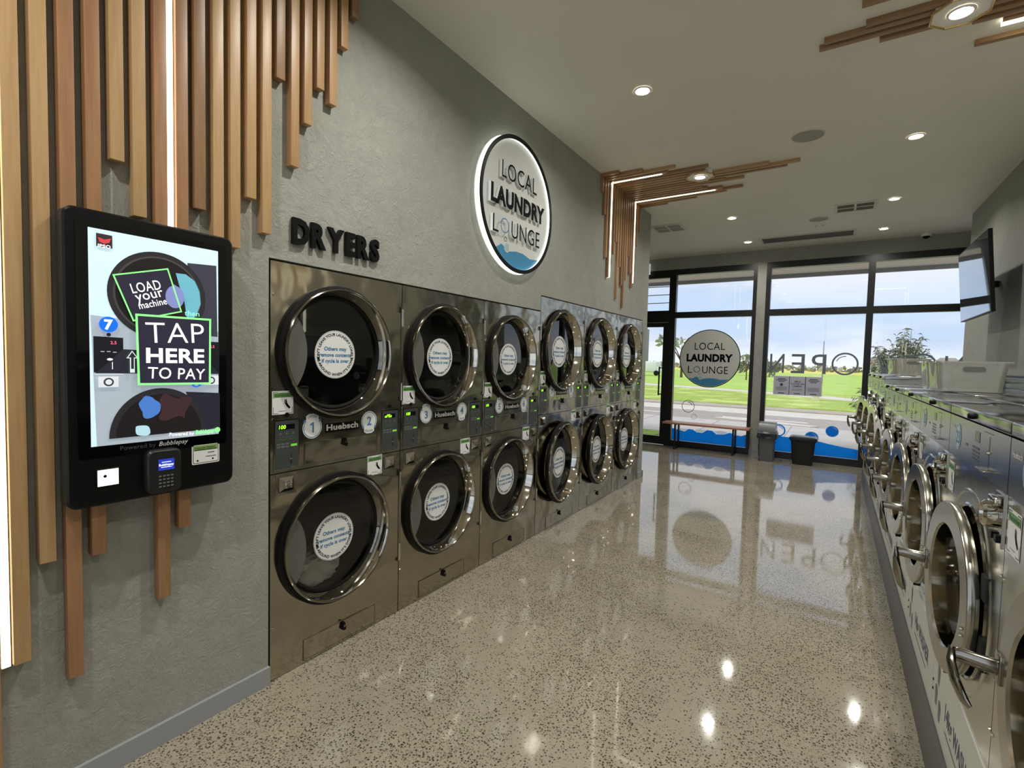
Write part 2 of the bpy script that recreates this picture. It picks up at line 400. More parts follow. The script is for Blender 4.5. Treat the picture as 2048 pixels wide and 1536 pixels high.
# wall behind the camera with a wide shop window
bw=MB()
bw.box((-.12,-3.0,0),(0,-2.9,H),M_WALL); bw.box((3.4,-3.0,0),(3.7,-2.9,H),M_WALL); bw.box((0,-3.0,0),(3.4,-2.9,.04),M_WALL); bw.box((0,-3.0,3.36),(3.4,-2.9,H),M_WALL)
bw.build('wall_back',struct=True)
w3=MB()
for a,b in (((0,-2.99,.04),(.06,-2.91,3.36)),((3.34,-2.99,.04),(3.4,-2.91,3.36)),((1.72,-2.99,.04),(1.78,-2.91,3.36)),((0,-2.99,.04),(3.4,-2.91,.1)),((0,-2.99,3.3),(3.4,-2.91,3.36))): w3.box(a,b,M_FRAME)
o3=w3.build('window_3',struct=True)
for a_,b_ in ((.06,1.72),(1.78,3.34)):
    mb=MB(); mb.add([(a_,-2.95,.1),(b_,-2.95,.1),(b_,-2.95,3.3),(a_,-2.95,3.3)],[(0,1,2,3)],M_GLASS); mb.build('glass_pane',o3)
# facade
fw=MB()
fw.box((-2.72,F,3.24),(4.6,F+.12,H),M_WALL); fw.box((.945,F,0),(1.08,F+.12,3.24),M_WALL); fw.box((-2.72,F,0),(-1.55,F+.12,3.24),M_WALL); fw.box((4.25,F,0),(4.6,F+.12,3.24),M_WALL)
fw.build('wall_front',struct=True)
sk=MB(); sk.box((0,-2.9,0),(.015,-.004,.083),M_GREYP); sk.box((0,YD,0),(.015,YE,.083),M_GREYP); sk.box((-.135,YE-.02,0),(.015,YE+.015,.083),M_GREYP); sk.build('baseboard_left',struct=True)
sk=MB(); sk.box((.938,F-.015,0),(1.087,F,.1),M_GREYP); sk.build('baseboard_front',struct=True)
def fbox(mb,x0,z0,x1,z1,d0=-.005,d1=.1): mb.box((x0,F+d0,z0),(x1,F+d1,z1),M_FRAME)
GY=F+.045
def pane(x0,z0,x1,z1,parent):
    mb=MB(); mb.add([(x0,GY,z0),(x1,GY,z0),(x1,GY,z1),(x0,GY,z1)],[(0,1,2,3)],M_GLASS); return mb.build('glass_pane',parent)
# window 1
w=MB(); fbox(w,-.511,0,-.39,3.24); fbox(w,-.39,3.14,.945,3.24); fbox(w,.885,0,.945,3.14); fbox(w,-.39,0,.885,.11); fbox(w,-.39,2.36,.885,2.465,-.008)
o1=w.build('window_1',struct=True); pane(-.39,.11,.885,2.36,o1); pane(-.39,2.465,.885,3.14,o1)
w=MB(); fbox(w,1.08,0,1.148,3.24); fbox(w,1.148,3.14,4.25,3.24); fbox(w,2.463,0,2.549,3.14,-.008); fbox(w,1.148,0,4.25,.11); fbox(w,1.148,2.36,4.25,2.465,-.006); fbox(w,4.18,0,4.25,3.14)
o2=w.build('window_2',struct=True)
for a in ((1.148,.11,2.463,2.36),(1.148,2.465,2.463,3.14),(2.549,.11,4.18,2.36),(2.549,2.465,4.18,3.14)): pane(*a,o2)
# door
d=MB(); fbox(d,-1.55,0,-1.49,3.24); fbox(d,-1.49,3.1,-.511,3.24); fbox(d,-1.49,2.285,-.511,2.5)
d1=d.build('door_1',struct=True)
d=MB(); fbox(d,-1.485,.01,-1.4,2.28,.01,.07); fbox(d,-.60,.01,-.515,2.28,.01,.07); fbox(d,-1.4,.01,-.6,.16,.01,.07); fbox(d,-1.4,2.2,-.6,2.28,.01,.07); d.build('door_leaf',d1)
pane(-1.4,.16,-.6,2.2,d1)
lv=MB()
for z in (2.64,2.79,2.94): lv.box((-1.49,F+.03,z),(-.511,F+.05,z+.012),M_GREYP)
lv.build('louvre_blade',d1); pane(-1.49,2.5,-.511,3.1,d1)
hd=MB(); hd.tube([(-.63,F-.05,.93),(-.63,F-.05,1.46)],.014,M_BLACK); hd.tube([(-.63,F-.05,.95),(-.6,F+.01,.95)],.01,M_BLACK); hd.tube([(-.63,F-.05,1.44),(-.6,F+.01,1.44)],.01,M_BLACK); hd.build('door_handle',d1)
# ---------------------------------------------------------------- outside
def ground(name,pts,z,m,t=.1):
    mb=MB(); n=len(pts); vs=[(a,b,z) for a,b in pts]+[(a,b,z-t) for a,b in pts]
    mb.add(vs,[tuple(range(n)),tuple(range(n,2*n))[::-1]]+[(i,(i+n),(i+1)%n+n,(i+1)%n) for i in range(n)],m)
    o=mb.build(name); o['kind']='structure'; return o
def gmat(name,a,b,sc,rough=.9,bump=0,c=None):
    m=mat(name,a,rough); t=NT(m); v=t.coord(); f=t.noise(v,sc,6,.65,.3)
    col=t.ramp(f,[(.3,lin(b)),(.7,lin(a))])
    if c:
        f2=t.noise(v,sc*.12,3,.5); col=t.mix(t.ramp(f2,[(.5,g(0)),(.65,g(1))]),col,lin(c))
    t.l(col,t.b.inputs['Base Color'])
    if bump: t.bump(f,bump,.05)
    return m
M_GRASS=gmat('grass',(176,196,84),(128,154,56),5,1,.4,(196,208,120)); M_FIELD=gmat('field_grass',(182,208,100),(150,182,76),.5,1,.2)
M_YEL=gmat('flowering_field',(232,220,110),(190,186,90),.4,1)
M_ROAD=gmat('asphalt',(170,160,152),(154,144,136),3,.85); M_CONC=gmat('pale_concrete',(214,208,196),(196,190,178),2,.8); M_PAVE=gmat('paving',(196,190,184),(178,172,166),3,.8)
M_MARK=mat('road_paint',(240,240,238),.7); M_DIRT=gmat('bare_soil',(150,122,92),(120,96,70),4,1)
ground('ground_paving',[(-30,F+.1),(30,F+.1),(30,13.9),(-30,13.9)],-.06,M_PAVE)
ground('ground_road',[(-60,13.9),(60,13.9),(60,17.5),(-60,17.5)],-.15,M_ROAD)
ground('ground_gutter',[(-60,17.5),(60,17.5),(60,19.6),(-60,19.6)],-.14,M_CONC)
ground('ground_kerb',[(-60,19.6),(60,19.6),(60,21),(-60,21)],-.1,gmat('kerb_concrete',(186,176,160),(164,154,138),2,.9))
ground('ground_verge',[(-60,21),(60,21),(60,24.5),(-60,44)],-.08,M_GRASS)
ground('ground_footpath',[(60,8),(60,10.5),(2.8,30.5),(-2.8,34),(-60,60),(-60,57),(-2.6,31.7),(2.8,28)],-.06,M_CONC)
ground('ground_field',[(-400,21.1),(400,21.1),(400,150),(-400,150)],-.12,M_FIELD)
ground('ground_far_field',[(-600,150),(600,150),(600,420),(-600,420)],-.1,M_YEL)
ground('ground_lawn',[(-2.4,8.6),(-1.1,8.6),(-1.1,10.2),(-2.4,10.2)],-.03,M_GRASS)
mk=MB()
mk.box((-60,13.9,-.15),(60,14.02,-.146),M_MARK)
for x in (-13,-8.5,-4,.3,5,9.5): mk.box((x-1.2,15.9,-.15),(x+1.2,16.02,-.146),M_MARK)
for x in (-6,-4.2,-2.4,-.6,1.2,3.0): mk.box((x,9,-.06),(x+.012,13.8,-.056),mat('joint_grey',(140,136,130),.8))
o=mk.build('ground_markings'); o['kind']='structure'
# raised island by the far kerb
ground('ground_island',[(-1.0,15.0),(1.6,14.5),(1.8,14.75),(-.6,15.6)],-.1,M_CONC)
# soffit and fascia outside
M_SOF=mat('soffit_cream',(222,214,196),.7)
wbox('trim_soffit',(-6,F+.12,3.27),(6,9.5,3.33),M_SOF); wbox('trim_fascia',(-6,9.5,3.2),(6,9.56,3.5),M_GREYP)
wbox('trim_roof',(-6,-3.05,H+.16),(6,9.5,H+.3),M_GREYP)
def blob_tree(name,label,cat,c,h,w,seed,colr,trunk=(96,78,62),n=9,leaf=.4,dens=260,group=None):
    r=random.Random(seed); root=thing(name,label,cat,(c[0],c[1],-.12),0,group)
    mb=MB(); ml=gmat('foliage_'+str(colr[0])+str(colr[1]),colr,tuple(int(v*.6) for v in colr),6,1)  # pale leaf tones carry the washed-out distance haze in their colour
    cl=[(r.uniform(-.5,.5)*w,r.uniform(-.5,.5)*w*.6,h*r.uniform(.5,.9),r.uniform(.16,.3)*w) for _ in range(n)]
    for k in range(dens):
        a=r.choice(cl); d=Vector((r.gauss(0,1),r.gauss(0,1),r.gauss(0,.8))).normalized()*a[3]*r.uniform(.5,1)
        p=Vector(a[:3])+d; s=leaf*r.uniform(.6,1.3); u=Vector((r.gauss(0,1),r.gauss(0,1),r.gauss(0,1))).normalized(); v2=u.cross(Vector((r.gauss(0,1),r.gauss(0,1),r.gauss(0,1)))).normalized()
        mb.add([p-u*s,p+v2*s*.5,p+u*s,p-v2*s*.5],[(0,1,2,3)],ml)
    mb.build('crown',root)
    tb=MB(); mt=mat('bark_'+str(trunk[0]),trunk,.9); tb.tube([(0,0,0),(0,0,h*.35),(r.uniform(-.1,.1)*w,0,h*.62)],[w*.035,w*.028,w*.015],mt,8)
    for q in cl[:5]: tb.tube([(0,0,h*.35),((q[0])*.6,q[1]*.6,q[2]*.85),(q[0],q[1],q[2])],[w*.018,w*.012,w*.005],mt,6)
    tb.build('trunk',root); return root
blob_tree('gum_tree','tall sparse gum tree beyond the field, left of the round window sign','tree',(-14,62),5.4,4.5,1,(196,196,178),n=4,dens=110,leaf=.4)
blob_tree('gum_tree','thin gum tree beyond the field, right of the round window sign','tree',(-6.6,62),3.4,2.4,2,(190,190,168),n=4,dens=70,leaf=.3)
blob_tree('gum_tree','bushy dark tree past the field by the left edge of the wide window','tree',(-6.6,86),2.2,3.2,3,(178,180,156),n=9,dens=300,leaf=.5)
blob_tree('gum_tree','low wide tree seen through the glass door, in front of the towers','tree',(-36,95),4.4,8,4,(188,196,140),n=9,dens=420,leaf=.6)
blob_tree('gum_tree','round tree on the field edge just right of the window post','tree',(-9.6,92),2.5,3.6,5,(176,178,154),n=7,dens=300,leaf=.5)
rt=random.Random(5)
hm=gmat('far_bush',(182,180,160),(156,156,134),1,1)
hd_=MB()
for i in range(150):
    x=-70+i*1.1+rt.uniform(-.4,.4); hh=rt.uniform(1.0,3.0); p=Vector((x,225+rt.uniform(-6,6),-.1))
    for k in range(10):
        q=p+Vector((rt.uniform(-1.1,1.1),rt.uniform(-1,1),rt.uniform(.2,1)*hh)); u=Vector((rt.gauss(0,1),rt.gauss(0,1),rt.gauss(0,1))).normalized()*.8; v2=u.cross(Vector((rt.random(),rt.random(),rt.random()))).normalized()*.7
        hd_.add([q-u,q+v2,q+u,q-v2],[(0,1,2,3)],hm)
tag(hd_.build('distant_hedgerow'),'line of low grey-green trees along the horizon behind the field','hedgerow',kind='stuff')
# houses and towers far away
def house(x,y,w,h,wallc,roofc,label,group='far houses on the rise to the right'):
    r=thing('house',label,'house',(x,y,-.1),0,group)
    mb=MB(); mb.box((-w/2,-3,0),(w/2,3,h),mat('hw_%d'%wallc[0],wallc,.8)); mb.build('wall',r)
    mb=MB(); mb.add([(-w/2-.3,-3.3,h),(w/2+.3,-3.3,h),(w/2+.3,3.3,h),(-w/2-.3,3.3,h),(-w/4,0,h+1.6),(w/4,0,h+1.6)],[(0,1,5,4),(2,3,4,5),(1,2,5),(3,0,4)],mat('hr_%d'%roofc[0],roofc,.8)); mb.build('roof',r)
    mb=MB(); mb.box((-w/5-.4,-3.05,h*.4),(-w/5+.4,-3,h*.8),M_LCD); mb.build('window',r)
for i,(x,c,rc,l) in enumerate([(15,(226,222,216),(120,112,108),'white house with a grey roof, leftmost of the far houses'),(20.5,(214,206,196),(150,140,132),'cream house with a pale roof, second of the far houses'),(26,(232,230,226),(96,96,100),'white house with a dark roof beside the end of the right wall'),(9.5,(206,198,186),(140,120,100),'low tan-roofed house behind the leafy shrub')]):
    house(x,128,4.6,2.6,c,rc,l)
for i,(x,h,c,l) in enumerate([(-98,20,(150,176,214),'pale blue tower on the skyline at the left of the glass door'),(-90,21,(232,190,90),'yellow-topped tower in the middle of the skyline'),(-81,19,(120,126,140),'slate grey tower on the skyline nearest the door stile')]):
    mb=MB(); mb.box((x-1.6,248,0),(x+1.6,252,h),mat('tower_%d'%i,c,.6)); mb.box((x-1,249,h),(x+1,251,h+1.5),mat('tower_%d'%i)); tag(mb.build('skyline_tower'),l,'tower','towers on the skyline')
mb=MB(); mb.tube([(0,0,-.1),(0,0,4.3)],[.07,.04],M_GREYP,8); o=mb.build('light_pole',loc=(.94,60,0)); tag(o,'thin tall pole standing alone in the field beyond the window','pole')
mb=MB(); mb.box((-.16,-.16,-.1),(.16,.16,1.1),mat('post_cream',(226,220,190),.7),.02); mb.box((-.19,-.19,1.0),(.19,.19,1.12),mat('post_cream')); tag(mb.build('marker_post',loc=(1.35,27.2,0)),'short cream marker post on the verge right of the posted notices','post')
# delivery van parked far left
v=thing('van','small white van parked past the field, left of the round window sign','van',(-19.6,66,-.1))
mb=MB(); mb.box((-1.6,-.9,.45),(1.6,.9,1.9),M_WHITE,.15); mb.box((1.5,-.85,.45),(2.4,.85,1.2),M_WHITE,.1); mb.build('body',v)
for sx in (-1,1.5):
    mb=MB(); mb.lathe([(-.1,.02),(-.1,.34),(.1,.34),(.1,.02)],M_RUB,(sx,-.85,.34),20,axis='y'); mb.build('wheel',v)
# leafy shrub right outside
def shrub():
    r=random.Random(12); root=thing('leafy_shrub','tall shrub with long narrow leaves outside the right-hand window pane','shrub',(3.25,11.0,-.06))
    ml=gmat('willow_leaf',(178,184,160),(122,132,102),9,.6); mb=MB(); st=MB(); mb_=mat('twig_brown',(92,80,62),.8)
    for b in range(165):
        a=r.uniform(0,2*PI); reach=r.uniform(.05,.68); top=r.uniform(1.35,2.42)*(1-.3*reach)
        p0=Vector((r.uniform(-.1,.1),r.uniform(-.1,.1),r.uniform(.2,.8))); p2=Vector((math.cos(a)*reach*.95,math.sin(a)*reach*.7,top)); p1=(p0+p2)/2+Vector((0,0,.15))
        st.tube([p0,p1,p2],[.01,.007,.003],mb_,5)
        for k in range(34):
            t=r.uniform(.25,1.03); p=(1-t)**2*p0+2*t*(1-t)*p1+t*t*p2
            d=Vector((r.gauss(0,1),r.gauss(0,1),r.uniform(-1.1,.5))).normalized(); L=r.uniform(.09,.17); n=d.cross(Vector((r.random(),r.random(),r.random()))).normalized()*.014
            m1=p+d*L*.5+Vector((0,0,.01)); e=p+d*L+Vector((0,0,-.02))
            mb.add([p,m1-n,e,m1+n],[(0,1,2,3)],ml)
    # low side branches by the mullion
    for b in range(14):
        z=r.uniform(.6,1.3); p0=Vector((-.3,0,z-.1)); p2=Vector((-.75+r.uniform(-.1,.1),r.uniform(-.2,.2),z-.1+r.uniform(-.15,.15)))
        st.tube([(0,0,.3),p0,p2],[.008,.006,.002],mb_,5)
        for k in range(14):
            t=r.random(); p=p0.lerp(p2,t); d=Vector((-.5+r.gauss(0,.6),r.gauss(0,.6),r.uniform(-1,.1))).normalized(); L=.14; n=d.cross(Vector((0,1,0))).normalized()*.011
            mb.add([p,p+d*L*.5-n,p+d*L,p+d*L*.5+n],[(0,1,2,3)],ml)
    for k in range(5): st.tube([(r.uniform(-.15,.15),r.uniform(-.1,.1),-.02),(r.uniform(-.1,.1),0,.9)],[.022,.014],mb_,7)
    mb.build('leaves',root); st.build('stems',root)
shrub()
# ---------------------------------------------------------------- dryers
CACHE={}
def part(name,key,fn,parent,loc=(0,0,0),rot=(0,0,0)):
    if key not in CACHE:
        mb=MB(); fn(mb); o=mb.build(name,parent,loc,rot); CACHE[key]=o.data; return o
    o=bpy.data.objects.new(name,CACHE[key]); COL.objects.link(o); o.parent=parent; o.location=loc; o.rotation_euler=rot; return o
def sticker_round(r):
    def f(mb):
        mb.disc((0,0,0),r,M_WHITE,64); mb.ringf((.0004,0,0),r*.965,r*.98,mat('print_grey',(150,155,158),.5))
        s=r*.165
        mb.arctext("DON'T LEAVE YOUR LAUNDRY LONELY",0,0,r*.84,s,.0006,M_TEXT,mid=93,bold=.03,squeeze=1.02)
        mb.arctext("BE AROUND WHEN IT'S DONE",0,0,r*.84,s,.0006,M_TEXT,mid=270,bold=.03,inner=True,squeeze=1.02)
        for a in (196,344): mb.disc((.0006,r*.84*math.cos(math.radians(a)),r*.84*math.sin(math.radians(a))),r*.02,M_TEXT,10)
        for i,l in enumerate(("Others may","remove contents","if cycle is over")): mb.text(l,0,r*(.16-.25*i),r*.22,.0006,M_BLUE,bold=.035)
    return f
def number_sticker(n,up):
    def f(mb):
        q=1 if up else -1
        mb.disc((0,0,0),.053,M_WHITE,40)
        mb.poly([(-.034*q,.03*q),(-.034*q,.058*q),(-.016*q,.068*q),(.016*q,.068*q),(.034*q,.058*q),(.034*q,.03*q)][::1],.0002,M_WHITE)
        a0,a1=(140,400) if up else (-40,220)
        mb.ringf((.0005,0,0),.0455,.049,M_BLUE,a0,a1)
        for s in (-1,1):
            y=s*.041*q; z=.030*q
            mb.poly([(y-.009,z),(y+.009,z),(y+s*.004*q,z+.013*q)] if q>0 else [(y+.009,z),(y-.009,z),(y,z-.013)],.0006,M_BLUE)
        if n==1: mb.poly([(-.001,-.024),(.008,-.024),(.008,.026),(.001,.026),(-.013,.017),(-.013,.009),(-.001,.016)],.0007,M_BLUE)
        else: mb.text(str(n),0,-.023,.066,.0007,M_BLUE,bold=.02)
        mb.arctext('DRYER',0,0,.056,.017,.0007,M_BLUE,mid=90 if up else 270,bold=.01,inner=not up)
    return f
def qr_label(mb):
    mb.rect(0,0,.104,.108,0,M_WHITE)
    for a,b,c,d in ((.004,.004,.030,.006),(.074,.004,.1,.006),(.004,.102,.030,.104),(.074,.102,.1,.104),(.004,.004,.006,.034),(.004,.074,.006,.104),(.098,.004,.1,.034),(.098,.074,.1,.104)): mb.rect(a,b,c,d,.0004,M_TEXT)
    mb.rect(.008,.078,.096,.099,.0004,M_GREEN); mb.text('Scan to Start',.052,.083,.0145,.0007,mat('dark_green_print',(30,66,24),.5),bold=.01)
    mb.poly([(.062,.066),(.070,.068),(.074,.050),(.090,.030),(.084,.024),(.070,.036),(.060,.052)],.0005,M_TEXT)
    mb.poly([(.060,.068),(.068,.070),(.066,.052),(.059,.050)],.0006,M_PANEL2)
    mb.rect(.03,.014,.07,.016,.0005,M_PANEL2)
def control_panel(word,w=.13,h=.236):
    def f(mb):
        mb.box((0,0,0),(.003,w,h),M_CHROMED); mb.rect(.006,.006,w-.006,h-.006,.0034,M_PANEL)
        mb.rect(.02,h*.80,w-.026,h*.90,.0038,M_TEXT)
        mb.text(word,.024,h*.815,h*.105,.0042,M_DISP,'L',.015,shear=.12)
        for i in range(3):
            y=.026+i*.032; mb.rect(y,h*.70,y+.014,h*.715,.0038,M_PANEL2); mb.rect(y+.002,h*.72,y+.01,h*.745,.0038,M_PANEL2)
        dg=mat('panel_green_print',(72,110,58),.5)
        mb.rect(.018,h*.60,w-.022,h*.61,.0038,dg); mb.rect(.024,h*.645,w-.03,h*.652,.0038,dg)
        for r in range(2):
            for c in range(3): mb.rect(.014+c*.022,h*(.50-.055*r),.031+c*.022,h*(.535-.055*r),.0038,M_PANEL2)
        mb.rect(.084,h*.455,w-.014,h*.5,.0040,mat('start_green',(110,190,60),.4,0,.35))
        mb.rect(.085,h*.1,.088,h*.32,.004,M_TEXT); mb.box((.003,.076,h*.2),(.010,.088,h*.235),M_CHROME,.001); mb.box((.003,.078,h*.045),(.014,.1,h*.06),M_CHROME,.001)
    return f
def logo_plate(mb):
    mb.box((0,0,0),(.003,.206,.046),M_TEXT); mb.text('Huebsch',.103,.011,.041,.0034,mat('badge_silver',(200,196,190),.4),bold=.035,width=.196)
def lock_plate(mb):
    mb.box((0,0,0),(.002,.104,.098),M_STEEL); mb.box((.002,.012,.012),(.004,.092,.086),M_CHROMED)
    y0,y1,z0,z1=.016,.088,.016,.082; a,b,c,d=.034,.070,.032,.066
    mb.add([(.004,y0,z0),(.004,y1,z0),(.004,y1,z1),(.004,y0,z1),(.018,a,c),(.018,b,c),(.018,b,d),(.018,a,d)],[(0,1,5,4),(1,2,6,5),(2,3,7,6),(3,0,4,7),(4,5,6,7)],M_CHROME)
    mb.lathe([(.018,.015),(.026,.015),(.026,.010),(.021,.009),(.021,.0)],M_CHROME,(0,.052,.049),24)
def access_panel(w,h):
    def f(mb):
        mb.box((0,0,0),(.004,w,h),M_STEEL)
        e=.0025
        for a,b in (((0,0),(w,e)),((0,h-e),(w,h)),((0,0),(e,h)),((w-e,0),(w,h))): mb.box((.004,a[0],a[1]),(.0055,b[0],b[1]),M_CHROMED)
    return f
def latch(mb):
    mb.prism([(-.011,-.014),(-.004,.024),(.004,.024),(.013,-.014),(.006,-.022),(-.004,-.018)],0,.016,M_BLACK); mb.disc((.0165,.001,.002),.006,M_CHROMED,16)
def drum(r,dark=M_DRUM):
    def f(mb):
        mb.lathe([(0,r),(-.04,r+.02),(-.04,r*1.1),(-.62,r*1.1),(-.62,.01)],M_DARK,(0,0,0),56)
        for k in range(3):
            a=2*PI*k/3+.5; mb.tube([(-.06,r*1.03*math.cos(a),r*1.03*math.sin(a)),(-.6,r*1.03*math.cos(a),r*1.03*math.sin(a))],.03,dark,8)
        # perforated back plate rows
        for ring in range(3):
            for i in range(16+ring*8):
                a=2*PI*i/(16+ring*8); rr=r*(.4+.25*ring); mb.disc((-.615,rr*math.cos(a),rr*math.sin(a)),.006,dark,6)
    return f
def door_ring(R):
    k=R/.322
    def f(mb):
        o=R
        prof=[(.001,R*1.03),(.020,R*1.035),(.024,R*.99)]
        mb.lathe(prof,M_RUB,seg=96)
        prof=[(.014,R*.985),(.034,R*.992),(.044,R*.985),(.047,R*.972),(.046,R*.958),(.041,R*.948)]
        mb.lathe(prof,M_CHROMED,seg=96)
        mb.lathe([(.041,R*.948),(.036,R*.940),(-.030,R*.880)],M_CHROME,seg=96)
        mb.lathe([(-.030,R*.880),(-.026,R*.86),(-.030,R*.83),(-.042,R*.82)],M_RUB,seg=96)
    return f
def grip(R):
    def f(mb):
        # crescent plate at the hand side: between the inner rim and an opposite arc
        r=R*.90; h=R*.50; pts=[]
        a0=math.pi-math.asin(h/r)
        n=20
        for i in range(n+1):
            a=a0+(2*(math.pi-a0))*i/n; pts.append((r*math.cos(a),r*math.sin(a)))
        yc=r*math.cos(a0); bulge=R*.165; rr=(h*h+bulge*bulge)/(2*bulge); cx=yc+bulge-rr
        b0=math.asin(h/rr)
        for i in range(1,n): 
            b=-b0+2*b0*i/n; pts.append((cx+rr*math.cos(b),rr*math.sin(b)))
        mb.prism(pts,.0,.010,M_HANDLEPLATE)
    return f
def hinge_flap(R,W,cy,up):
    def f(mb):
        # plate from behind the ring out to the hinge edge; local y=0 at ring centre
        ye=W-.012-cy; n=14; top=[]
        zt=.272*R/.322*1.0
        for i in range(n+1):
            t=i/n; y=R*.52+(ye-R*.52)*t; z=R*.915-(.055*R/.322)*(1-(1-t)**2)*1.0+0.008*math.sin(PI*t)
            top.append((y,z))
        bot=[(y,-z) for y,z in top][::-1]
        a1=math.atan2(.915*R,.52*R); m_=16
        arc=[(R*.985*math.cos(-a1+2*a1*i/m_),R*.985*math.sin(-a1+2*a1*i/m_)) for i in range(m_+1)]
        P=top+bot+arc[1:-1]
        bm=bmesh.new(); vv=[bm.verts.new((0,a,b)) for a,b in P]; ee=[bm.edges.new((vv[i],vv[(i+1)%len(vv)])) for i in range(len(vv))]
        bmesh.ops.triangle_fill(bm,use_beauty=True,use_dissolve=False,edges=ee,normal=(1,0,0)); bm.verts.index_update()
        for xx in (.009,): mb.add([(xx,v.co.y,v.co.z) for v in bm.verts],[[v.index for v in (f.verts if f.normal.x>0 else list(f.verts)[::-1])] for f in bm.faces],M_STEEL)
        bm.free(); q=len(P); mb.add([(.001,a,b) for a,b in P]+[(.009,a,b) for a,b in P],[(i,(i+1)%q,q+(i+1)%q,q+i) for i in range(q)],M_CHROMED)
        mb.box((.003,ye-.004,-R*.84),(.013,ye+.012,R*.86),M_CHROMED)
        for z in (R*.66,-R*.66): mb.tube([(.012,ye+.006,z-.05),(.012,ye+.006,z+.05)],.008,M_CHROME,10)
    return f
def build_dryer(y0,W,T,split,zu,zl,R,cy,nums,words,label,sr,ang,big):
    root=thing('stack_dryer',label,'dryer',(0,y0,0),0,'stacked tumble dryers along the left wall')
    e=.0025
    def body(mb):
        for (a,b,zc) in ((e,split-.002,zl),(split+.002,T-e,zu)):
            sheet_hole(mb,e,W-e,a,b,[(cy,zc,R*.93)],0,M_STEEL)
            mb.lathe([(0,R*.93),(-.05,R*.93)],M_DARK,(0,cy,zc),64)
            for (p,q) in (((-.02,e,a),(0,e,b)),((-.02,W-e,a),(0,W-e,b))): mb.add([p,(q[0],q[1],p[2]),q,(p[0],p[1],q[2])],[(0,1,2,3)],M_STEEL)
            mb.add([(-.02,e,b),(0,e,b),(0,W-e,b),(-.02,W-e,b)],[(0,1,2,3)],M_STEEL); mb.add([(-.02,e,a),(0,e,a),(0,W-e,a),(-.02,W-e,a)],[(0,1,2,3)],M_STEEL)
            for z in (a+.25,b-.15):
                mb.lathe([(0,.006),(.004,.004),(.004,0)],M_CHROME,(0,.014,z),12)
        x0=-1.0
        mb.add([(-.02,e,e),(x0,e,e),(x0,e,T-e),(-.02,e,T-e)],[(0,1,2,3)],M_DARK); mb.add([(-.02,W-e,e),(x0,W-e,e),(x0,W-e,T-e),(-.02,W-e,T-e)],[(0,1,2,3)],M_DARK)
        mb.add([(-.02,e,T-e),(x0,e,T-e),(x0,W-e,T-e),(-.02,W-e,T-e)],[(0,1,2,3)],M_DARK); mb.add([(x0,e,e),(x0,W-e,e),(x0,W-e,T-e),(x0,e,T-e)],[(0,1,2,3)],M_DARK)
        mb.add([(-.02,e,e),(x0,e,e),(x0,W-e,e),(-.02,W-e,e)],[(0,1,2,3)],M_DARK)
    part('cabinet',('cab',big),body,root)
    for up,zc in ((True,zu),(False,zl)):
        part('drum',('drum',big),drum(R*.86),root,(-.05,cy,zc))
        hy=W-.012
        d=part('door',('ring',big),door_ring(R),root,(.0,cy,zc))
        th=math.radians(ang[0] if up else ang[1])
        if th:
            # swing about the hinge on the right: left edge comes into the room
            L=hy-cy; d.location=(L*math.sin(th),hy-L*math.cos(th),zc); d.rotation_euler=(0,0,th)
        part('hinge_plate',('flap',big),hinge_flap(R,W,cy,up),d)
        gl=part('door_glass',('glass',big),lambda mb:mb.disc((-.030,0,0),R*.86,M_DGLASS,72),d)
        part('grip_plate',('grip',big),grip(R),d)
        part('notice_sticker',('stk',big),sticker_round(sr),d,(-.028,0,-.008))
    w=.13
    part('control_panel',('cp',words[0]),control_panel(words[0]),root,(0,.017,split+.012))
    part('control_panel',('cp',words[1]),control_panel(words[1]),root,(0,W-.149,split+.012))
    for y in (.082,W-.085): part('round_plug',('plug',),lambda mb:mb.lathe([(0,.012),(.005,.010),(.005,0)],M_BLACK,seg=20),root,(0,y,split+.268))
    zb=split+.197
    part('number_sticker',('n',nums[0]),number_sticker(nums[0],True),root,(.0012,W*.27,zb-.002))
    part('number_sticker',('n',nums[1]),number_sticker(nums[1],False),root,(.0012,W*.708,zb))
    part('name_badge',('logo',),logo_plate,root,(0,W*.49-.103,zb-.036))
    aw=.447 if not big else .523
    part('access_panel',('ap',big),access_panel(aw,.104 if not big else .1),root,(0,W*.216,split+.02))
    part('access_panel',('ap',big),access_panel(aw,.104 if not big else .1),root,(0,W*.216,.016))
    part('panel_lock',('lt',),latch,root,(.004,W*.5,split+.103)); part('panel_lock',('lt',),latch,root,(.004,W*.5,.094))
    part('coin_lock',('lk',),lock_plate,root,(0,.028,split-.104)); part('coin_lock',('lk',),lock_plate,root,(0,W-.136,split-.104))
    part('scan_label',('qr',),qr_label,root,(.001,.010,split+.272)); part('scan_label',('qr',),qr_label,root,(.001,W-.242,split-.108))
    return root
names=['nearest dryer stack, numbers 1 and 2, cloth in the lower drum','second dryer stack along the wall, bearing numbers 3 and 4','third dryer stack, bearing numbers 5 and 6, last of the lower ones','fourth dryer stack, taller, bearing numbers 7 and 8, its lower door ajar','fifth dryer stack, taller, bearing numbers 9 and 10','sixth dryer stack, bearing numbers 11 and 12, at the wall end nearest the shop front']
words=[('100','oPEn')]+[('100','100')]*5
angs=[(0,0),(0,0),(0,0),(.8,4.5),(.6,3.5),(.6,1.2)]
for i in range(3): build_dryer(.8*i,W1,T1,.968,1.529,.583,.322,.368,(2*i+1,2*i+2),words[i],names[i],.122,angs[i],False)
for i in range(3): build_dryer(2.402+W2*i,W2,T2,1.047,1.612,.588,.362,.40,(2*i+7,2*i+8),words[3+i],names[3+i],.143,angs[3+i],True)
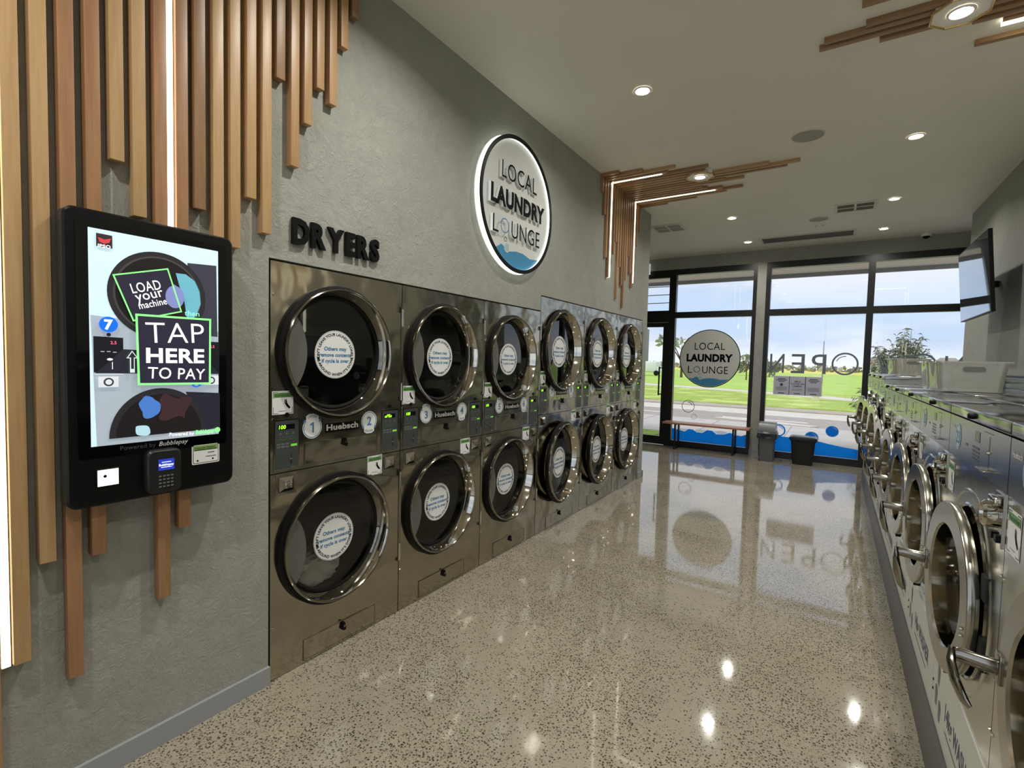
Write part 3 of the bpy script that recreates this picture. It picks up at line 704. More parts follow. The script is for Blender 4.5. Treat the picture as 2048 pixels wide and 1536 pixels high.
# pale cloth in the first lower drum
def cloth():
    bm=bmesh.new(); bmesh.ops.create_icosphere(bm,subdivisions=5,radius=1)
    from mathutils import noise
    for v in bm.verts:
        n=noise.fractal(v.co*1.7+Vector((3,1,2)),.8,2.1,5); r=1+.28*n+.10*abs(noise.noise(v.co*5))
        p=v.co*r; v.co=Vector((p.x*.085,p.y*.17,p.z*.12))
        if v.co.z<-.07: v.co.z=-.07+(v.co.z+.07)*.2
    mb=MB(); bm.verts.index_update()
    mb.add([v.co.copy() for v in bm.verts],[[v.index for v in f.verts] for f in bm.faces],mat('pale_cloth',(236,236,232),.8),True); bm.free()
    o=mb.build('laundry_bundle',loc=(-.158,.295,.395)); return tag(o,'crumpled pale cloth lying in the lower drum of dryer stack 1 and 2','laundry')
cloth()
# ---------------------------------------------------------------- washers
WX=2.492; PX=2.476
def washer(y0,W,Hh,big,ang,label,disp=True,hy=0.0,key=0,text=True):
    k0=ang==0
    root=thing('washing_machine',label,'washing machine',(WX,y0+W,.205),PI,'front-loading washers in the right-hand row')
    cp0=Hh-.18; cp1=Hh-.035; cy=W*.5; zc=.63 if not big else .66; R=.263 if not big else .31
    e=.002
    def body(mb):
        sheet_hole(mb,e,W-e,.285,cp0-.002,[(cy,zc,R*.97)],0,M_WSTEEL)
        mb.lathe([(0,R*.97),(-.03,R*.96),(-.03,R*.8)],M_DARK,(0,cy,zc),64); 
        mb.lathe([(.0,R*1.19),(.004,R*1.175),(.004,R*1.155),(0,R*1.14)],M_WSTEEL,(0,cy,zc),72)
        mb.lathe([(.0,R*1.02),(.005,R*1.0),(0,R*.97)],M_CHROMED,(0,cy,zc),72)
        x0=-.72
        for y in (e,W-e): mb.add([(0,y,0),(x0,y,0),(x0,y,Hh-.03),(0,y,Hh-.03)],[(0,1,2,3)],M_WSTEEL)
        mb.add([(x0,e,0),(x0,W-e,0),(x0,W-e,Hh-.02),(x0,e,Hh-.02)],[(0,1,2,3)],M_WSTEEL); mb.add([(0,e,0),(0,W-e,0),(x0,W-e,0),(x0,e,0)],[(0,1,2,3)],M_DARK)
        for z in (.4,.8):
            for y in (.012,W-.012): mb.lathe([(0,.005),(.003,.004),(.003,0)],M_CHROME,(0,y,z),10)
    part('cabinet',('wb',big),body,root)
    part('drum',('wd',big),lambda mb:(mb.lathe([(0,R*.76),(-.03,R*.8),(-.5,R*.85),(-.5,.01)],M_DARK,seg=48),[mb.tube([(-.05,R*.78*math.cos(a),R*.78*math.sin(a)),(-.5,R*.78*math.cos(a),R*.78*math.sin(a))],.025,M_DRUM,8) for a in (.4,2.5,4.6)]),root,(-.03,cy,zc))
    def skirt(mb):
        mb.box((0,.003,.003),(.0035,W-.003,.285),M_SKIRT)
        for z in (.10,.135): mb.lathe([(.0035,.006),(.006,.005),(.006,0)],M_BLACK,(0,.02,z),10)
        gi=mat('print_icon_grey',(112,112,118),.5)
        for (y,z) in ((.115,.2),(.085,.11),(.155,.085)):
            mb.poly([(y-.022,z+.03),(y-.016,z-.034),(y+.012,z-.038),(y+.024,z+.018),(y+.004,z+.042)],.0042,gi)
            mb.poly([(y-.004,z+.005),(y+.02,z+.016),(y+.006,z+.036)],.0046,M_PANEL2)
        mb.text('14kg WASHER' if not big else '27kg WASHER',W*.33,.115,.085,.0042,mat('print_navy',(70,80,104),.5),'L',.02,width=W*.52)
        mb.rect(W*.34,.075,W*.78,.083,.0042,gi)
    part('skirt_panel',('ws',big),skirt,root)
    def ctrl(mb):
        mb.box((0,.003,cp0+.001),(.003,W-.003,cp1-.003),M_WPANEL)
        mb.disc((.0038,.155*W/.766,cp0+.075),.046,mat('badge_pale_blue',(176,194,206),.35),40); mb.ringf((.0042,.155*W/.766,cp0+.075),.038,.041,M_BLUE)
        mb.text(str(key),.155*W/.766,cp0+.052,.06,.0044,M_BLUE,bold=.02)
        mb.text('Huebsch',.022,cp0+.098,.022,.0038,mat('badge_silver'),'L',.02)
        mb.rect(W*.52,cp0+.088,W*.60,cp0+.12,.0038,M_LCD); mb.text('18',W*.56,cp0+.096,.024,.0042,mat('lcd_digits',(120,150,50),.4,0,.3))
        for r in range(4): mb.rect(W*.49,cp0+.03+.012*r,W*.60,cp0+.036+.012*r,.0038,M_PANEL)
        mb.rect(W*.36,cp0+.06,W*.40,cp0+.068,.0038,M_PANEL2)
        mb.rect(W*.745,cp0+.03,W*.75,cp0+.12,.0038,M_TEXT); mb.lathe([(.003,.007),(.009,.005),(.009,0)],M_CHROME,(0,W*.745,cp0+.075),16)
        mb.box((.003,W*.68,cp0+.024),(.022,W*.80,cp0+.028),M_CHROMED,.001)
        mb.rect(W*.66,cp0+.128,W*.79,cp0+.13,.0038,M_PANEL2)
    part('control_panel',('wc',key),ctrl,root)
    def lid(mb):
        mb.box((-.72,.002,cp1),(.004,W-.002,Hh),M_LID,.004)
        mb.box((-.62,.06,Hh),(-.20,W-.06,Hh+.006),M_LID,.002)
    part('lid',('wl',big),lid,root)
    part('lid_knob',('wk',),lambda mb:mb.lathe([(0,.011),(.011,.010),(.014,.007),(.014,0)],M_BLACK,seg=24),root,(.004,W*.47,Hh-.018))
    def coin(mb):
        mb.box((0,0,0),(.004,.085,.135),M_CHROMED); mb.lathe([(.004,.034),(.03,.034),(.036,.028),(.036,.02),(.026,.017),(.026,0)],M_CHROME,(0,.042,.078),32)
        mb.box((.004,.012,.012),(.012,.032,.03),M_BLACK); mb.box((.004,.055,.012),(.012,.075,.03),M_BLACK); mb.box((.004,.012,.106),(.02,.074,.126),M_CHROME,.003)
    part('coin_box',('wcoin',),coin,root,(0,W-.105,cp0-.145))
    part('scan_label',('qr',),qr_label,root,(.001,.014,cp0-.135))
    # door, hinged on the right (nearer the camera), swung a few degrees open
    L=R*1.07; th=math.radians(ang); hyy=cy+L
    d=part('door',('wring',big),lambda mb:(mb.lathe([(-.012,R*.93),(-.010,R*.99),(.0,R),(.012,R*.997),(.0155,R*.990),(.0165,R*.981),(.0165,R*.977),(.0165,R*.74),(.0165,R*.73),(.010,R*.715)],M_RING,seg=96)),root,
           ((.008 if k0 else .022)+L*math.sin(th),hyy-L*math.cos(th),zc),(0,0,th))
    part('door_bowl',('wbowl',big),lambda mb:(mb.lathe([(.010,R*.715),(-.02,R*.708),(-.062,R*.70)],M_CHROME,seg=72),mb.lathe([(-.062,R*.70),(-.078,R*.4),(-.082,.003)],M_WGLASS,seg=48),mb.lathe([(-.064,R*.71),(-.10,R*.5),(-.11,.004)],M_RUB,seg=48)),d)
    part('gasket',('wgask',big),lambda mb:mb.lathe([(-.012,R*.93),(-.026,R*.9),(-.026,R*.72),(-.09,R*.70)],M_RUB,seg=72),d)
    def hinge(z0,z1,zb):
        def f(mb):
            mb.box((-.026,R*.92,z0),(-.012,L+.005,z1),M_DARK,.002)
        return f
    part('hinge',('wh',big,0),hinge(-.13,-.04,0),d); part('hinge',('wh',big,1),hinge(.06,.13,0),d)
    for i,z in enumerate((-.125,-.105,-.065,-.045)): part('bolt',('wbolt',big),lambda mb:mb.lathe([(.0165,.0065),(.022,.005),(.023,0)],M_CHROME,(0,0,0),14),d,(0,R*.85,z))
    def handle(mb):
        y=-R*.93; z=.0
        mb.box((.014,y-.02,z-.035),(.022,y+.018,z+.035),M_CHROMED,.003)
        t=hy; dz=.85 if t<.05 else .5
        mb.tube([(.02,y,z),(.085,y-.004,z+.006),(.098,y-.006,z+.004)],[(.010,.019),(.009,.017),(.009,.015)],M_CHROMED,14)
        mb.tube([(.098,y-.01,z+.02),(.102,y-.006+t*.1,z-.02*dz),(.098,y+t*.5,z-.075*dz),(.085,y+t*.9,z-.13*dz),(.076,y+t,z-.15*dz)],[(.007,.014),(.010,.018),(.009,.016),(.007,.012),(.003,.006)],M_CHROMED,14)
    part('handle',('whd',big,hy),handle,d)
    part('leak_tab',('wtab',),lambda mb:mb.prism([(-.02,.014),(.02,.014),(.012,-.01),(0,-.018),(-.012,-.01)],-.02,.004,M_BLACK),d,(0,.02,-R*1.0))
    return root
y0=.43-.766
wn=['nearest washer at the right edge of the picture, its handle pointing at the camera','second washer from the camera, with the large round door fully in view','third washer from the camera, one behind the machine in full view','fourth washer from the camera, mostly under the larger clear tub','fifth washer from the camera, just beyond the larger clear tub','sixth washer from the camera, last before the taller machines']
aa=[0,3,2.5,3,3,3]
for k in range(6): washer(y0+.766*k-(.0 if k else 0),.766,1.19,False,aa[k],wn[k],hy=.075 if k==0 else .012,key=24-k)
wn=['first of the three taller washers beyond the step up in the row','middle of the three taller washers towards the shop front','farthest taller washer, beside the shop-front window']
for k in range(3): washer(y0+.766*6+.006+.895*k,.89,1.255,True,[4,5,8][k],wn[k],hy=.012,key=18-k)
pl=MB()
seams=[-.5,1.84,2.5,3.45,4.3,5.2,6.1,6.84]
for a,b in zip(seams[:-1],seams[1:]): pl.box((PX,a+.002,0),(3.22,b-.002,.203),M_PLINTH)
pl.box((PX+.01,6.84,0),(3.22,6.98,.203),M_PLINTH)
tag(pl.build('machine_plinth'),'long low grey plinth that carries the whole washer row','plinth')
bk=MB(); bk.box((3.24,-.5,0),(3.425,6.98,1.462),M_WSTEEL); bk.box((3.215,-.5,1.462),(3.425,6.98,1.474),M_LID); bk.box((3.39,-.5,1.474),(3.43,6.98,1.490),M_BLACK)  # black strip on top stands in for the dark gap at the wall
tag(bk.build('service_bulkhead'),'long steel service cover behind the washers against the right wall','bulkhead')
# clear tubs on the washers
def tub(name,label,c,rz,w,d,h,fl):
    r=thing(name,label,'tub',c,rz,'clear laundry tubs on the washers')
    mb=MB(); t=.006
    def ringpts(w,d,z,rad=.03):
        P=[]
        for (sx,sy,a0) in ((1,1,0),(-1,1,90),(-1,-1,180),(1,-1,270)):
            for k in range(5):
                a=math.radians(a0+22.5*k); P.append((sx*(w/2-rad)+rad*math.cos(a),sy*(d/2-rad)+rad*math.sin(a),z))
        return P
    rings=[ringpts(w*.9,d*.9,.0),ringpts(w,d,h),ringpts(w+.03,d+.03,h),ringpts(w+.03,d+.03,h-.008),ringpts(w-2*t,d-2*t,h),ringpts(w*.9-2*t,d*.9-2*t,t)]
    n=20
    def band(a,b):
        vs=rings[a]+rings[b]; mb.add(vs,[(i,(i+1)%n,n+(i+1)%n,n+i) for i in range(n)],M_TUB,True)
    band(0,1); band(1,2); band(2,3); band(4,5)
    mb.add(rings[0],[tuple(range(n))],M_TUB); mb.add(rings[5],[tuple(range(n))],M_TUB)
    mb.build('shell',r)
    hb=MB(); gm=mat('grip_slot_grey',(120,122,120),.4)
    P=[]
    for s,a0 in ((1,-90),(-1,90)):
        for k in range(7): a=math.radians(a0+30*k); P.append((s*.035+.014*math.cos(a),h*.74+.014*math.sin(a)))
    yy=-d/2*(.9+.1*.74)-.004; hb.add([(x,yy,z) for x,z in P],[tuple(range(len(P)))],gm); hb.add([(x,yy+.002,z) for x,z in P],[tuple(range(len(P)))[::-1]],gm)
    hb.build('grip_slot',r)
    if fl:
        hb=MB(); hb.tube([(-w*.30,-d*.3,t+.01),(-w*.30,-d*.3,h+.05)],.008,M_VGREY,8); hb.build('inner_divider',r)
    return r
tub('laundry_tub','larger clear tub standing on the washer tops, nearer the camera',(2.735,2.62,1.403),math.radians(6),.30,.42,.17,False)
tub('laundry_tub','smaller clear tub farther down the row on the taller washers',(2.69,4.75,1.468),math.radians(6),.27,.38,.155,False)
# ---------------------------------------------------------------- payment screen
def kiosk():
    K=thing('payment_kiosk','large black touch screen payment station mounted over the wooden wall slats','payment kiosk',(.04,-.731,.998))
    w,h=.518,.967; D=.06
    def rr(y0,z0,y1,z1,r,n=6):
        P=[]
        for (cy,cz,a0) in ((y1-r,z1-r,0),(y0+r,z1-r,90),(y0+r,z0+r,180),(y1-r,z0+r,270)):
            for k in range(n+1): a=math.radians(a0+90*k/n); P.append((cy+r*math.cos(a),cz+r*math.sin(a)))
        return P
    mb=MB(); M_KB=mat('kiosk_black',(6,6,7),.35,spec=.3); M_KS=mat('kiosk_side',(52,52,50),.45)
    P=rr(0,0,w,h,.03); Q=rr(.006,.006,w-.006,h-.006,.026); n=len(P)
    mb.add([(0,a,b) for a,b in P]+[(D-.006,a,b) for a,b in P]+[(D,a,b) for a,b in Q],[(i,(i+1)%n,n+(i+1)%n,n+i) for i in range(n)],M_KS)
    mb.add([(D-.006,a,b) for a,b in P]+[(D,a,b) for a,b in Q],[(i,(i+1)%n,n+(i+1)%n,n+i) for i in range(n)]+[tuple(range(n,2*n))],M_KB)
    mb.build('housing',K)
    mb=MB(); bz=mat('screen_bezel_gloss',(6,6,8),.06); mb.poly(rr(.03,.16,w-.028,h-.035,.012),D+.0015,bz)
    mb.text('Powered by',.245,.178,.021,D+.0022,mat('kiosk_print_grey',(70,70,70),.5),'R'); mb.text('Bubblepay',.255,.178,.022,D+.0022,mat('kiosk_print_light',(190,190,190),.5),'L',.015,shear=.25)
    mb.build('bezel',K)
    # the screen picture
    E=lambda nm,c,s=.62: mat('px_'+nm,c,.25,0,s)
    y0,z0,sw,sh=.062,.200,.398,.708
    def cv(x,y):
        s=(x-175)/605; t=((1190-65*s)-y)/((1190-65*s)-(150+115*s)); return (y0+s*sw,z0+t*sh)
    mb=MB(); x=D+.002; L=[0]
    def up(): L[0]+=.00025; return x+L[0]
    def clip(P): return [(min(max(a,y0),y0+sw),min(max(b,z0),z0+sh)) for a,b in P]
    bgc=E('sky',(188,214,222)); mb.rect(y0,z0,y0+sw,z0+sh,up(),bgc)
    mb.poly(clip([cv(180,560),cv(785,640),cv(792,1125),cv(198,1190)]),up(),E('steel',(150,160,170)))
    def ell(cx_,cz_,r,m,r2=None,n=60,a0=0,a1=360):
        P=clip([(cx_+r*math.cos(math.radians(a0+(a1-a0)*i/n)),cz_+(r2 or r)*math.sin(math.radians(a0+(a1-a0)*i/n))) for i in range(n)]); mb.poly(P,up(),m)
    def blob(px,py,rx,ry,seed,m):
        r_=random.Random(seed); k=[r_.uniform(-.12,.12) for _ in range(4)]
        mb.poly([cv(px+rx*(1+sum(k[j]*math.sin((j+2)*2*PI*i/28+j) for j in range(4)))*math.copysign(abs(math.cos(2*PI*i/28))**.7,math.cos(2*PI*i/28)),py-ry*(1+sum(k[j]*math.cos((j+2)*2*PI*i/28) for j in range(4)))*math.copysign(abs(math.sin(2*PI*i/28))**.7,math.sin(2*PI*i/28))) for i in range(28)],up(),m)
    cx=y0+.50*sw; c1=z0+.725*sh; c2=z0+.045*sh
    mb.poly([cv(615,315),cv(770,332),cv(775,665),cv(640,650)],up(),E('charcoal',(52,52,64)))
    mb.poly([cv(190,660),cv(312,668),cv(312,838),cv(190,832)],up(),E('ink',(22,22,28))); mb.poly([cv(680,684),cv(785,690),cv(785,840),cv(680,838)],up(),E('ink',(22,22,28)))
    mb.poly([cv(312,722),cv(680,740),cv(785,840),cv(195,836)],up(),E('ink2',(36,36,46)))
    mb.rect(*(cv(192,845)+cv(312,838)),up(),E('steel2',(176,184,190)))
    ell(cx,c1,.152,E('rim',(38,36,40))); ell(cx,c1,.136,E('rim2',(62,58,60))); ell(cx,c1,.130,E('glass',(26,24,24)))
    mb.poly([cv(555,362),cv(605,368),cv(650,400),cv(676,450),cv(682,510),cv(660,560),cv(632,585),cv(610,575),cv(598,500),cv(575,430)],up(),E('cloth',(96,160,178))) 
    a,b=cv(525,470); ell(a,b,.040,E('oval',(116,124,176)),.046); 
    mb.poly([cv(487,470),cv(570,472),cv(575,490),cv(485,486)],up(),E('oval2',(70,76,130)))
    mb.poly([cv(600,925),cv(785,930),cv(786,1095),cv(690,1110)],up(),E('charcoal2',(34,34,46)))
    P=[(cx+.152*math.cos(math.radians(a)),z0+.03*sh+.165*math.sin(math.radians(a))) for a in range(0,181,5)]; mb.poly(P,up(),E('rim',(38,36,40)))
    P=[(cx+.133*math.cos(math.radians(a)),z0+.032*sh+.142*math.sin(math.radians(a))) for a in range(0,181,5)]; mb.poly(P,up(),E('glass',(26,24,24)))
    blob(425,1000,46,46,1,E('bluecloth',(66,110,180)))
    blob(540,1000,74,62,2,E('brown',(56,38,40)))
    blob(392,1112,34,24,3,E('palecloth',(160,196,208)))
    # logo tile
    mb.poly([cv(205,177),cv(270,190),cv(270,250),cv(205,238)],up(),E('tile',(48,38,42)))
    mb.poly([cv(211,196),cv(238,208),cv(265,203),cv(258,222),cv(238,228),cv(218,218)],up(),E('logored',(186,60,66)))
    p=cv(237,246); mb.text('IPSO',p[0],p[1],.014,up(),E('white',(236,240,240)),bold=.03,width=.034)
    # locks
    for q in ((247,878),(735,870)):
        a,b=cv(*q); mb.rect(a-.027,b-.017,a+.027,b+.018,up(),E('lockplate',(196,200,206))); ell(a,b,.014,E('charcoal',(52,52,64)),n=24); ell(a,b,.009,E('lockplate',(196,200,206)),n=24)
    p=cv(250,697); mb.text('2,5',p[0]+.012,p[1],.014,up(),E('redled',(255,90,130),1.2)); p=cv(740,716); mb.text('2,5',p[0],p[1],.014,up(),E('redled',(255,90,130),1.2))
    for q in ((215,735),(240,735),(265,738)): a,b=cv(*q); mb.rect(a,b,a+.010,b+.003,up(),E('white2',(150,150,160)))
    a,b=cv(252,770); ell(a,b,.008,E('white',(236,240,240)),.004,20); a,b=cv(262,800); mb.rect(a-.001,b-.012,a+.001,b+.012,up(),E('white',(236,240,240)))
    a,b=cv(248,653); ell(a,b,.006,E('ink',(22,22,28)),n=16)
    a,b=cv(248,605); ell(a,b,.0255,E('blue7',(20,100,215)),n=36); mb.text('7',a,b-.0155,.044,up(),E('white',(236,240,240)),bold=.04)
    a,b=cv(652,878); ell(a,b,.020,E('blue7',(20,100,215)),n=30); mb.text('8',a,b-.014,.036,up(),E('white2',(150,150,160)),bold=.03)
    # arrow
    gr=E('palegreen',(190,206,200)); P=[cv(345,728),cv(320,765),cv(335,765),cv(335,833),cv(356,833),cv(356,765),cv(371,765)]; mb.poly(P,up(),gr)
    P=[cv(345,735),cv(328,761),cv(340,761),cv(340,815),cv(352,815),cv(352,761),cv(364,761)]; mb.poly(P,up(),E('ink2',(36,36,46)))
    GL=E('lime',(120,232,120),1.0); WH=E('white',(236,240,240),1.0)
    def frame(pts,t):
        P=[Vector(cv(*q)) for q in pts]; c=sum(P,Vector((0,0)))/4; I=[c+(p-c)*(1-t) for p in P]; 
        z=up(); mb.add([(z,p.x,p.y) for p in P]+[(z,p.x,p.y) for p in I],[(i,(i+1)%4,4+(i+1)%4,4+i) for i in range(4)],GL)
    DK=E('boxdark',(40,36,52)); q1=[(265,370),(350,590),(580,546),(513,340)]; q2=[(360,553),(368,893),(728,888),(732,580)]
    mb.poly([cv(*q) for q in q1],up(),DK); a,b=cv(545,475); ell(a,b,.030,E('oval',(116,124,176)),.04)
    frame(q1,.055); mb.poly([cv(*q) for q in q2],up(),DK)
    frame(q2,.055)
    z=up()
    def tx(s,xa,ya,xb,yb,cap,m,bold=0,full=True):
        A=Vector(cv(xa,ya)); B=Vector(cv(xb,yb)); d=B-A; mb.text(s,A.x,A.y,cap/.73,z,m,'L',bold,math.degrees(math.atan2(d.y,d.x)),width=d.length)
    tx('LOAD',350,458,482,437,.034,WH,.006); tx('your',368,497,492,470,.034,WH,.006); tx('machine',380,532,508,508,.024,WH,.01)
    tx('then',592,562,668,568,.020,E('mint',(150,240,200)),0)
    tx('TAP',408,692,695,693,.077,WH,-.008); tx('HERE',406,784,694,786,.052,WH,.03); tx('TO PAY',412,860,696,866,.042,WH,.005)
    tx('Powered by',512,1139,636,1131,.014,WH,.01); tx('Bubblepay',648,1128,745,1118,.016,GL,.02)
    a,b=cv(765,1105); ell(a,b,.010,GL,n=20)
    o=mb.build('screen',K)
    # scanner window
    mb=MB(); fr=mat('scanner_glow',(255,252,235),.4,0,1.0); mb.box((D,.073,.062),(D+.004,.138,.124),M_BLACK,.002); mb.rect(.077,.066,.134,.120,D+.0045,fr); mb.disc((D+.005,.097,.098),.005,M_BLACK,14); mb.build('scanner_window',K)
    # card terminal
    mb=MB(); P=rr(.208,.012,.318,.168,.022); Q=rr(.214,.018,.312,.162,.018); n=len(P); tb=mat('terminal_black',(24,24,25),.4)
    mb.add([(D,a,b) for a,b in P]+[(D+.022,a,b) for a,b in P]+[(D+.030,a,b) for a,b in Q],[(i,(i+1)%n,n+(i+1)%n,n+i) for i in range(n)]+[(n+i,n+(i+1)%n,2*n+(i+1)%n,2*n+i) for i in range(n)]+[tuple(range(2*n,3*n))],tb)
    t=mb.build('card_terminal',K)
    mb=MB(); mb.rect(.242,.094,.292,.134,D+.0305,E('lcdblue',(30,48,150),.9)); mb.text('Bubblepay',.267,.110,.011,D+.031,E('lcdwhite',(220,225,255),1.2),bold=.02); mb.rect(.252,.122,.282,.124,D+.031,E('lcdwhite',(220,225,255),1.2)); mb.rect(.25,.104,.284,.106,D+.031,E('lcdwhite',(220,225,255),1.2)); mb.build('terminal_screen',t)
    mb=MB(); kk=mat('key_grey',(110,110,110),.5)
    for r in range(4):
        for c in range(4): mb.box((D+.030,.243+.0125*c,.034+.0125*r),(D+.0325,.2505+.0125*c,.0385+.0125*r),kk)
    mb.build('keypad',t)
    mb=MB(); mb.poly(rr(.363,.090,.463,.170,.006,3),D+.0015,M_WHITE); mb.poly(rr(.367,.094,.459,.166,.005,3),D+.0018,M_TEXT); mb.poly(rr(.369,.096,.457,.164,.004,3),D+.0021,M_WHITE)
    mb.rect(.370,.142,.456,.162,D+.0024,mat('olive_green',(130,160,90),.4)); mb.text('Customer Support',.372,.150,.0095,D+.0028,mat('dark_green_print'),'L',.02)
    mb.rect(.372,.144,.452,.147,D+.0028,mat('dark_green_print')); mb.rect(.42,.130,.444,.134,D+.0024,M_PANEL2); mb.rect(.412,.116,.45,.119,D+.0024,M_PANEL2); mb.disc((D+.0024,.383,.104),.004,M_PANEL,12); mb.disc((D+.0024,.438,.106),.0035,M_TEXT,12)
    mb.build('support_sticker',K)
kiosk()
# ---------------------------------------------------------------- wooden slats
SL=.042; ST=.022
def slat(y,z0,z1,wi,label,group,t=.04):
    mb=MB(); mb.box((0,-.02,0),(t,.02,z1-z0),WOODS[wi],.0012); o=mb.build('wall_slat',loc=(.0005,y,z0)); return tag(o,label,'wooden slat',group)
near=[(-.8975,.228,1),(-.828,.532,0),(-.7635,.831,0),(-.6985,.419,2),(-.632,.817,2),(-.567,2.161,0),(-.5025,1.988,0),(-.4365,.586,2),(-.3665,.84,2),(-.3045,2.067,3),(-.237,1.5,0),(-.171,1.947,0),(-.1045,2.165,0),(-.038,2.034,0),(.0245,2.711,3),(.093,2.361,1),(.158,2.572,1),(.2225,2.76,1),(.291,2.717,1),(.3555,3.016,1),(.4205,3.196,3)]
tone=['pale oak-coloured','honey-coloured','reddish-brown','brown']
ordn=['leftmost','second','third','fourth','fifth','sixth','seventh','eighth','ninth','tenth','eleventh','twelfth','thirteenth','fourteenth','fifteenth','sixteenth','seventeenth','eighteenth','nineteenth','twentieth','last']
for i,(y,z,wi) in enumerate(near):
    e='ending low near the baseboard' if z<.6 else ('ending below the kiosk' if z<1 else ('hidden at its foot by the kiosk' if z<1.9 else ('ending above the kiosk top' if y<-.25 else ('ending high above the DRYERS letters' if z>2.3 else 'ending left of the DRYERS letters'))))
    slat(y,z,H-.002,wi,f'{tone[wi]} vertical wall slat {e}, {ordn[i]} in the row by the kiosk','vertical slats around the payment kiosk')
def led(y,z0,z1,label):
    mb=MB(); mb.box((0,-.011,0),(.022,.011,z1-z0),mat('led_channel',(200,200,196),.4)); r=mb.build('led_strip',loc=(.0005,y,z0)); tag(r,label,'strip light','vertical strip lights between the slats')
    mb=MB(); mb.box((.0221,-.0095,.002),(.0275,.0095,z1-z0-.002),M_LED,.001); mb.build('diffuser',r); return r
led(-.862,.529,H-.002,'glowing vertical strip light at the far left edge of the slat wall')
led(-.401,1.90,H-.002,'glowing vertical strip light running down to the top of the kiosk')
# far group: wall part and ceiling part
fy=[3.575+.0667*k for k in range(19)]
wz=[3.27,3.06,2.625,2.43,2.583,2.7,2.846,2.236,2.594,2.396,2.155,2.475,2.76,2.571,2.416,2.474,2.936,3.131,None]
cxx=[.19,.41,.71,.62,.99,.95,.96,1.495,1.75,1.64,1.077,1.243,.82,.86,1.0,1.193,1.019,.687,.336]
def cslat(name,x0,x1,y,wi,label,group,t=.026,w=.036):
    mb=MB(); mb.box((0,-w/2,0),(t,w/2,x1-x0),WOODS[wi],.001); o=mb.build(name,loc=(x0,y,H-.0005),rot=(0,PI/2,0)); return tag(o,label,'wooden slat',group)
rw_=random.Random(4)
for k,y in enumerate(fy):
    wi=rw_.choice([1,2,2,3])
    if wz[k]: 
        mb=MB(); mb.box((0,-.018,0),(.026,.018,H-.026-wz[k]),WOODS[wi],.001); o=mb.build('wall_slat',loc=(.0005,y,wz[k])); tag(o,f'{tone[wi]} slat hanging down the wall above the far dryers, {ordn[k]} of that cluster','wooden slat','hanging slats above the far dryers')
    cslat('ceiling_slat',0.0,cxx[k],y,wi,f'{tone[wi]} slat running across the ceiling from the far wall cluster, {ordn[k]} counted from the near side','ceiling slats above the far dryers')
    if k==3: break_=1
def led2(y,z0,x1,label):
    mb=MB(); mb.box((0,-.006,z0),(.030,.006,H-.03),M_LED,.001); mb.box((0,-.006,H-.030),(x1,.006,H-.0005),M_LED,.001)
    o=mb.build('led_strip',loc=(.0005,y,0)); tag(o,label,'strip light','thin bent strip lights in the far slat cluster')
led2(fy[3]+.0333,2.433,.55,'thin bent strip light nearer the camera in the far slat cluster')
led2(fy[14]+.0333,2.474,.92,'thin bent strip light farther away in the far slat cluster')
for i,(y,xa,wi) in enumerate([(1.93,2.40,3),(1.998,2.143,3),(2.065,2.5,2),(2.133,2.6,3),(2.19,2.168,3),(2.25,1.969,3),(2.316,1.943,3),(2.388,2.24,3),(2.455,2.656,3),(2.51,2.79,2),(2.65,2.95,3),(2.715,2.71,3)]):
    cslat('ceiling_slat',xa,3.44,y,wi,f'{tone[wi]} ceiling slat at the top right corner of the picture, {ordn[i]} from the camera','ceiling slats at the right wall')
for i,(y,z) in enumerate([(1.93,2.9),(1.998,2.3),(2.065,2.6),(2.133,1.9),(2.19,2.2),(2.25,1.75),(2.316,2.1),(2.388,1.95),(2.455,2.5),(2.65,2.35),(2.715,2.7)]):
    mb=MB(); mb.box((-.026,-.018,0),(0,.018,H-.028-z),WOODS[(i*3)%4],.001); o=mb.build('wall_slat',loc=(fx(y)-.0005,y,z)); tag(o,'slat hanging down the right wall above the washers, outside the right edge of the picture','wooden slat','slats on the right wall')
for y,z in ((2.552,1.8),(1.86,1.95)):
    mb=MB(); mb.box((-.028,-.011,0),(0,.011,H-z-.03),M_LED,.001); tag(mb.build('led_strip',loc=(fx(y)-.0005,y,z)),'vertical strip light on the right wall, outside the right edge of the picture','strip light','strip lights on the right wall')
mb=MB(); mb.box((2.79,-.011,H-.03),(3.4,.011,H-.0005),M_LED,.001); tag(mb.build('led_strip',loc=(0,2.552,0)),'short strip light among the ceiling slats at the top right corner','strip light')
